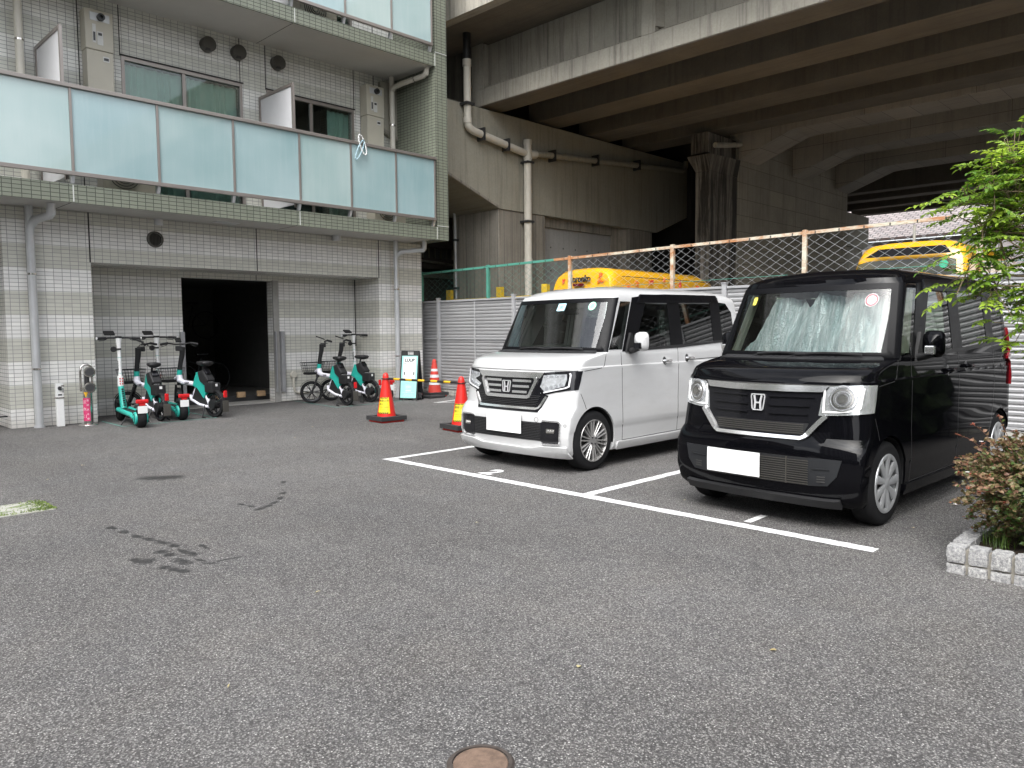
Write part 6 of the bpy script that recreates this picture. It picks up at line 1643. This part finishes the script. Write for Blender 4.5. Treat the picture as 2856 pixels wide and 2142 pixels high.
# shrub with coppery leaves and small white flowers
sh_ = thing('flowering_shrub', 'low shrub with coppery red and green leaves and tiny white flowers in the stone planter', 'shrub', (5.1, .82, .11))
ra = random.Random(5); SL = Leaves(); ST = MB(); FL = Leaves(); BR_ = Leaves()
stemm = pmat('red_stem', (.13, .05, .03), .6, var=.3)
def shoot(p0, d, L, nleaf, ls, droop=.35, red_=.5):
    p = Vector(p0); d = Vector(d).normalized(); pts = [p.copy()]; n_ = 9
    for i in range(n_):
        d = (d + Vector((ra.uniform(-.06, .06), ra.uniform(-.06, .06), -droop * (i / n_) * .4))).normalized(); p = p + d * L / n_; pts.append(p.copy())
    ST.tube(pts, [.0016] * len(pts), 4, caps=False)
    for i in range(nleaf):
        t_ = (.12 + .88 * (i + ra.random()) / nleaf) * n_; a = int(min(t_, n_ - 1)); q = pts[a].lerp(pts[a + 1], t_ - a); dd = (pts[a + 1] - pts[a]).normalized()
        th = ra.uniform(0, 6.28); sd_ = Vector((math.cos(th), math.sin(th), ra.uniform(-.2, .6)))
        SL.leaf(q, dd * .4 + sd_, Vector((ra.uniform(-1, .6), ra.uniform(-1, 1), ra.uniform(.1, 1))), ls * ra.uniform(.8, 1.3), ls * .78, min(1, max(0, ra.gauss(red_, .28))), .2)
    return pts[-1]
C = Vector((5.08, .82, .12))
CE = Vector((5.06, .84, .47))
for i in range(900):
    while True:
        q = Vector((ra.uniform(-1, 1), ra.uniform(-1, 1), ra.uniform(-1, 1)))
        if .30 < q.length < 1: break
    q = q * (1 + .12 * math.sin(q.x * 7 + q.z * 5)) * (.88 if q.z > .4 else 1)
    P_ = CE + Vector((q.x * .44, q.y * .40, q.z * .33))
    d = q.normalized() * .8 + Vector((ra.uniform(-.6, .6), ra.uniform(-.6, .6), ra.uniform(-.1, .7)))
    e = shoot(P_ - d.normalized() * .05, d, ra.uniform(.06, .12), 12, .024, .5, .12 + .38 * max(0, q.length - .5) * 2 + .25 * q.z)
    if q.length > .8 and ra.random() < .30:
        for k in range(ra.randint(4, 8)): th2 = ra.uniform(0, 6.28); BR_.leaf(e, (math.cos(th2), math.sin(th2), ra.uniform(-.2, 1)), (0, 0, 1), .015, .008, ra.random())
    if q.length > .8 and ra.random() < .12:
        for k in range(5): th2 = 6.28 * k / 5; FL.leaf(e + Vector((0, 0, .004)), (math.cos(th2), math.sin(th2), .5), (0, 0, 1), .014, .012, ra.random())
for i in range(40):
    th = ra.uniform(0, 6.283); el = ra.uniform(.5, 1.3); shoot(C, (math.cos(th) * math.cos(el), math.sin(th) * math.cos(el), math.sin(el)), .45, 4, .02, .5, .3)
for (tx_, ty_, tz_) in ((4.62, 1.13, .84), (4.72, 1.05, .85), (4.62, 1.10, .60), (4.60, 1.09, .52), (4.70, 1.06, .72), (4.66, 1.06, .44), (4.85, .95, .85)):
    s0 = C + Vector((-.12, .1, .25)); d = Vector((tx_, ty_, tz_)) - s0; e = shoot(s0, d + Vector((0, 0, .12)), d.length * 1.04, 18, .024, .5, .75)
    for k in range(6): th2 = ra.uniform(0, 6.28); BR_.leaf(e, (math.cos(th2), math.sin(th2), ra.uniform(-.2, 1)), (0, 0, 1), .017, .008, ra.random())
    for k in range(5): th2 = 6.28 * k / 5; FL.leaf(e + Vector((0, .01, .01)), (math.cos(th2), math.sin(th2), .5), (0, 0, 1), .014, .012, 1) if tz_ in (.72, .60) else None
for i in range(7): a = 6.28 * i / 7; ST.tube([C + Vector((math.cos(a) * .04, math.sin(a) * .04, -.03)), C + Vector((math.cos(a) * .08, math.sin(a) * .08, .2))], .007, 6)
ST.build('stems', stemm, sh_); SL.build('foliage', leafmat('copper_leaves', (.075, .14, .03), (.33, .18, .12), .3), sh_)
BR_.build('sepals', leafmat('pink_sepals', (.30, .06, .04), (.50, .20, .12), .3), sh_); FL.build('flowers', leafmat('white_flowers', (.75, .72, .72), (.85, .83, .83), .3), sh_)
for q in bpy.data.objects:
    if q.parent is sh_ and q.name.split('.')[0] in ('sepals', 'flowers'): q['kind'] = 'stuff'
# grass tufts in the bed and weeds on the drain cover
GR = Leaves()
for i in range(150):
    cx, cy = ra.choice(((4.88, .99), (4.95, 1.04), (5.2, 1.02))); p = Vector((cx + ra.gauss(0, .04), cy + ra.gauss(0, .03), .11)); th = ra.uniform(0, 6.28)
    GR.leaf(p, (math.cos(th) * .5, math.sin(th) * .5, 1), (math.cos(th), math.sin(th), .2), ra.uniform(.04, .13), .004, ra.random(), .1)
g_ = GR.build('bed_grass', leafmat('grass_blades', (.03, .07, .01), (.12, .20, .03), .3), None); g_['kind'] = 'stuff'; tag(g_, 'thin tufts of grass growing in the planter soil', 'grass')
GW = Leaves()
for i in range(800):
    x = ra.uniform(1.1, 1.70); y = ra.uniform(6.60, 7.05)
    if ra.random() < .5: x = 1.70 - abs(ra.gauss(0, .07))
    elif ra.random() < .6: y = 6.62 + abs(ra.gauss(0, .06)); x = ra.uniform(1.0, 1.70)
    th = ra.uniform(0, 6.28); GW.leaf((x, y, .005), (math.cos(th), math.sin(th), .8), (0, 0, 1), ra.uniform(.01, .022), .008, ra.random(), .1)
g_ = GW.build('weeds', leafmat('weed_leaves', (.05, .10, .015), (.20, .26, .05), .3), None); g_['kind'] = 'stuff'; tag(g_, 'small green weeds creeping over the concrete drain cover', 'weeds')
# scattered dry leaves and twigs on the asphalt
LT = Leaves()
for (x, y, L, W, r_) in ((2.05, 3.45, .05, .01, .3), (1.25, 2.75, .055, .006, 1.), (2.45, 8.6, .05, .02, .5), (5.0, 8.8, .06, .02, 1.2), (5.75, 9.6, .05, .015, 2), (2.3, 1.9, .03, .02, .4), (3.0, 1.4, .03, .02, 2.), (5.5, 1.62, .03, .02, 1.), (3.6, 3.9, .03, .015, 0), (5.2, 3.2, .03, .02, 1.), (2.0, 8.0, .03, .02, 2)):
    LT.leaf((x, y, .005), (math.cos(r_), math.sin(r_), .02), (0, 0, 1), L, W, ra.random(), .15)
g_ = LT.build('fallen_leaves', leafmat('dry_leaves', (.35, .27, .12), (.48, .42, .22), .1), None); g_['kind'] = 'stuff'; tag(g_, 'a few dry leaves and straws scattered on the asphalt', 'leaf litter')
# ------------------------------------------------------------------ street behind the camera (only seen mirrored in paint and glass)
def stripes(nm, a, b, w=1.2):
    t = NT(nm); uv = t.coord('UV'); s = t.n('ShaderNodeSeparateXYZ'); t.l(uv, s.inputs[0])
    f = t.math('LESS_THAN', t.math('MODULO', t.math('ADD', s.outputs[0], 600.0), w), w * .45)
    g = t.math('LESS_THAN', t.math('MODULO', t.math('ADD', s.outputs[1], 60.0), 3.0), 1.2)
    t.bsdf(t.mix(t.math('MAXIMUM', f, t.math('MULTIPLY', g, .6)), a, b), .6); return t.m
for nm, lab, bx, a, b, w in (('apartment_tower', 'tall apartment tower with pale vertical fins across the street behind the camera', (-38, -28, -14, 9, 0, 26), (.06, .065, .07), (.55, .55, .54), 1.7),
                       ('office_block', 'long dark office block at the street corner behind the camera', (-20, 8, -36, -28, 0, 14), (.05, .05, .05), (.26, .25, .24), 2.4),
                       ('brick_house', 'brown house beyond the left end of the lot', (-26, -16, 14, 30, 0, 11), (.05, .045, .04), (.24, .19, .15), 2.0)):
    t = thing(nm, lab, 'building', ((bx[0] + bx[1]) / 2, (bx[2] + bx[3]) / 2, 0))
    MB().box(*bx).build('wall', stripes(nm + '_facade', a, b, w), t)
hd = NT('hedge_leaves'); v = hd.coord(); nz_ = hd.noise(v, 7, 6, .8)
hd.bsdf(hd.mix(hd.ramp(nz_, [(.4, 0.), (.6, 1.)]), (.008, .016, .005), (.05, .09, .02)), .8, 0, hd.bump(nz_, 1, .1))
m = MB(); rh = random.Random(8)
def blob(cx, cy, cz, r):
    bm = bmesh.new(); bmesh.ops.create_icosphere(bm, subdivisions=3, radius=1)
    for v_ in bm.verts: v_.co = Vector((cx, cy, cz)) + v_.co * r * rh.uniform(.75, 1.15)
    bm.verts.index_update(); m.add([v_.co for v_ in bm.verts], [tuple(q.index for q in f.verts) for f in bm.faces]); bm.free()
for i in range(20): blob(-6 + i * 1.3, -8.5 + rh.uniform(-.5, .5), 1.2 + rh.uniform(0, 1.6), 1.6)
for i in range(18): blob(-12 + rh.uniform(-.5, .5), -8 + i * 1.4, 1.2 + rh.uniform(0, 1.8), 1.6)
o = m.build('street_hedge', hd.m, None); tag(o, 'dark overgrown hedge along the street edges behind the camera', 'hedge')
m = MB()
for i in range(16): blob(6.2 + i * .5, -.35 + rh.uniform(-.2, .2), .4 + rh.uniform(0, .5), .62)
o = m.build('planter_hedge', hd.m, None); tag(o, 'dark green bushes filling the planter beside the black car, beyond the right edge', 'hedge')
EXPOSURE = 1.25
# ------------------------------------------------------------------ light, sky, camera
w = bpy.data.worlds.new('World'); SC.world = w; w.use_nodes = True
nt = w.node_tree; bg = nt.nodes['Background']
sky = nt.nodes.new('ShaderNodeTexSky'); sky.sky_type = 'NISHITA'; sky.sun_disc = False
SUN_EL, SUN_AZ = R(52), R(200)      # azimuth of the sun measured from +X towards +Y
sky.sun_elevation = SUN_EL; sky.sun_rotation = PI / 2 - SUN_AZ
sky.dust_density = 4; sky.air_density = 1.0; sky.ozone_density = 1
hs = nt.nodes.new('ShaderNodeHueSaturation'); hs.inputs['Saturation'].default_value = .22; hs.inputs['Value'].default_value = 1.25
nt.links.new(sky.outputs[0], hs.inputs['Color'])
# soft cloud cover
tc = nt.nodes.new('ShaderNodeTexCoord'); mp = nt.nodes.new('ShaderNodeMapping'); mp.inputs['Scale'].default_value = (1, 1, 2.5)
nz = nt.nodes.new('ShaderNodeTexNoise'); nz.inputs['Scale'].default_value = 2.6; nz.inputs['Detail'].default_value = 6; nz.inputs['Roughness'].default_value = .6
rp = nt.nodes.new('ShaderNodeValToRGB'); rp.color_ramp.elements[0].position = .38; rp.color_ramp.elements[0].color = (.62, .66, .72, 1); rp.color_ramp.elements[1].position = .62; rp.color_ramp.elements[1].color = (1.5, 1.5, 1.48, 1)
mx = nt.nodes.new('ShaderNodeMix'); mx.data_type = 'RGBA'; mx.blend_type = 'MULTIPLY'; mx.inputs[0].default_value = 1
nt.links.new(tc.outputs['Generated'], mp.inputs[0]); nt.links.new(mp.outputs[0], nz.inputs['Vector']); nt.links.new(nz.outputs[0], rp.inputs[0])
nt.links.new(hs.outputs[0], mx.inputs[6]); nt.links.new(rp.outputs[0], mx.inputs[7]); nt.links.new(mx.outputs[2], bg.inputs['Color'])
bg.inputs['Strength'].default_value = .13
sl = bpy.data.lights.new('sun', 'SUN'); sl.energy = 1.2; sl.angle = R(55); sl.color = (1, .97, .92)
so = bpy.data.objects.new('sun', sl); COL.objects.link(so)
dv = Vector((math.cos(SUN_AZ) * math.cos(SUN_EL), math.sin(SUN_AZ) * math.cos(SUN_EL), math.sin(SUN_EL)))
so.rotation_euler = dv.to_track_quat('Z', 'Y').to_euler()

cam = bpy.data.cameras.new('camera'); co = bpy.data.objects.new('camera', cam); COL.objects.link(co)
cam.sensor_width = 36; cam.lens = 2135 * 36 / 2856; cam.clip_end = 500; cam.clip_start = .05
pi_, ro_, ya_ = R(3.9987), R(-.45463), R(44.4409)
F = Vector((math.cos(ya_) * math.cos(pi_), math.sin(ya_) * math.cos(pi_), -math.sin(pi_)))
rr = Vector((math.sin(ya_), -math.cos(ya_), 0)); uu = rr.cross(F)
r2 = rr * math.cos(ro_) + uu * math.sin(ro_); u2 = -rr * math.sin(ro_) + uu * math.cos(ro_)
mt = Matrix((r2, u2, -F)).transposed().to_4x4(); mt.translation = (0, 0, 1.35)
co.matrix_world = mt
SC.camera = co
SC.view_settings.view_transform = 'Standard'; SC.view_settings.look = 'None'; SC.view_settings.gamma = 1
SC.view_settings.exposure = EXPOSURE
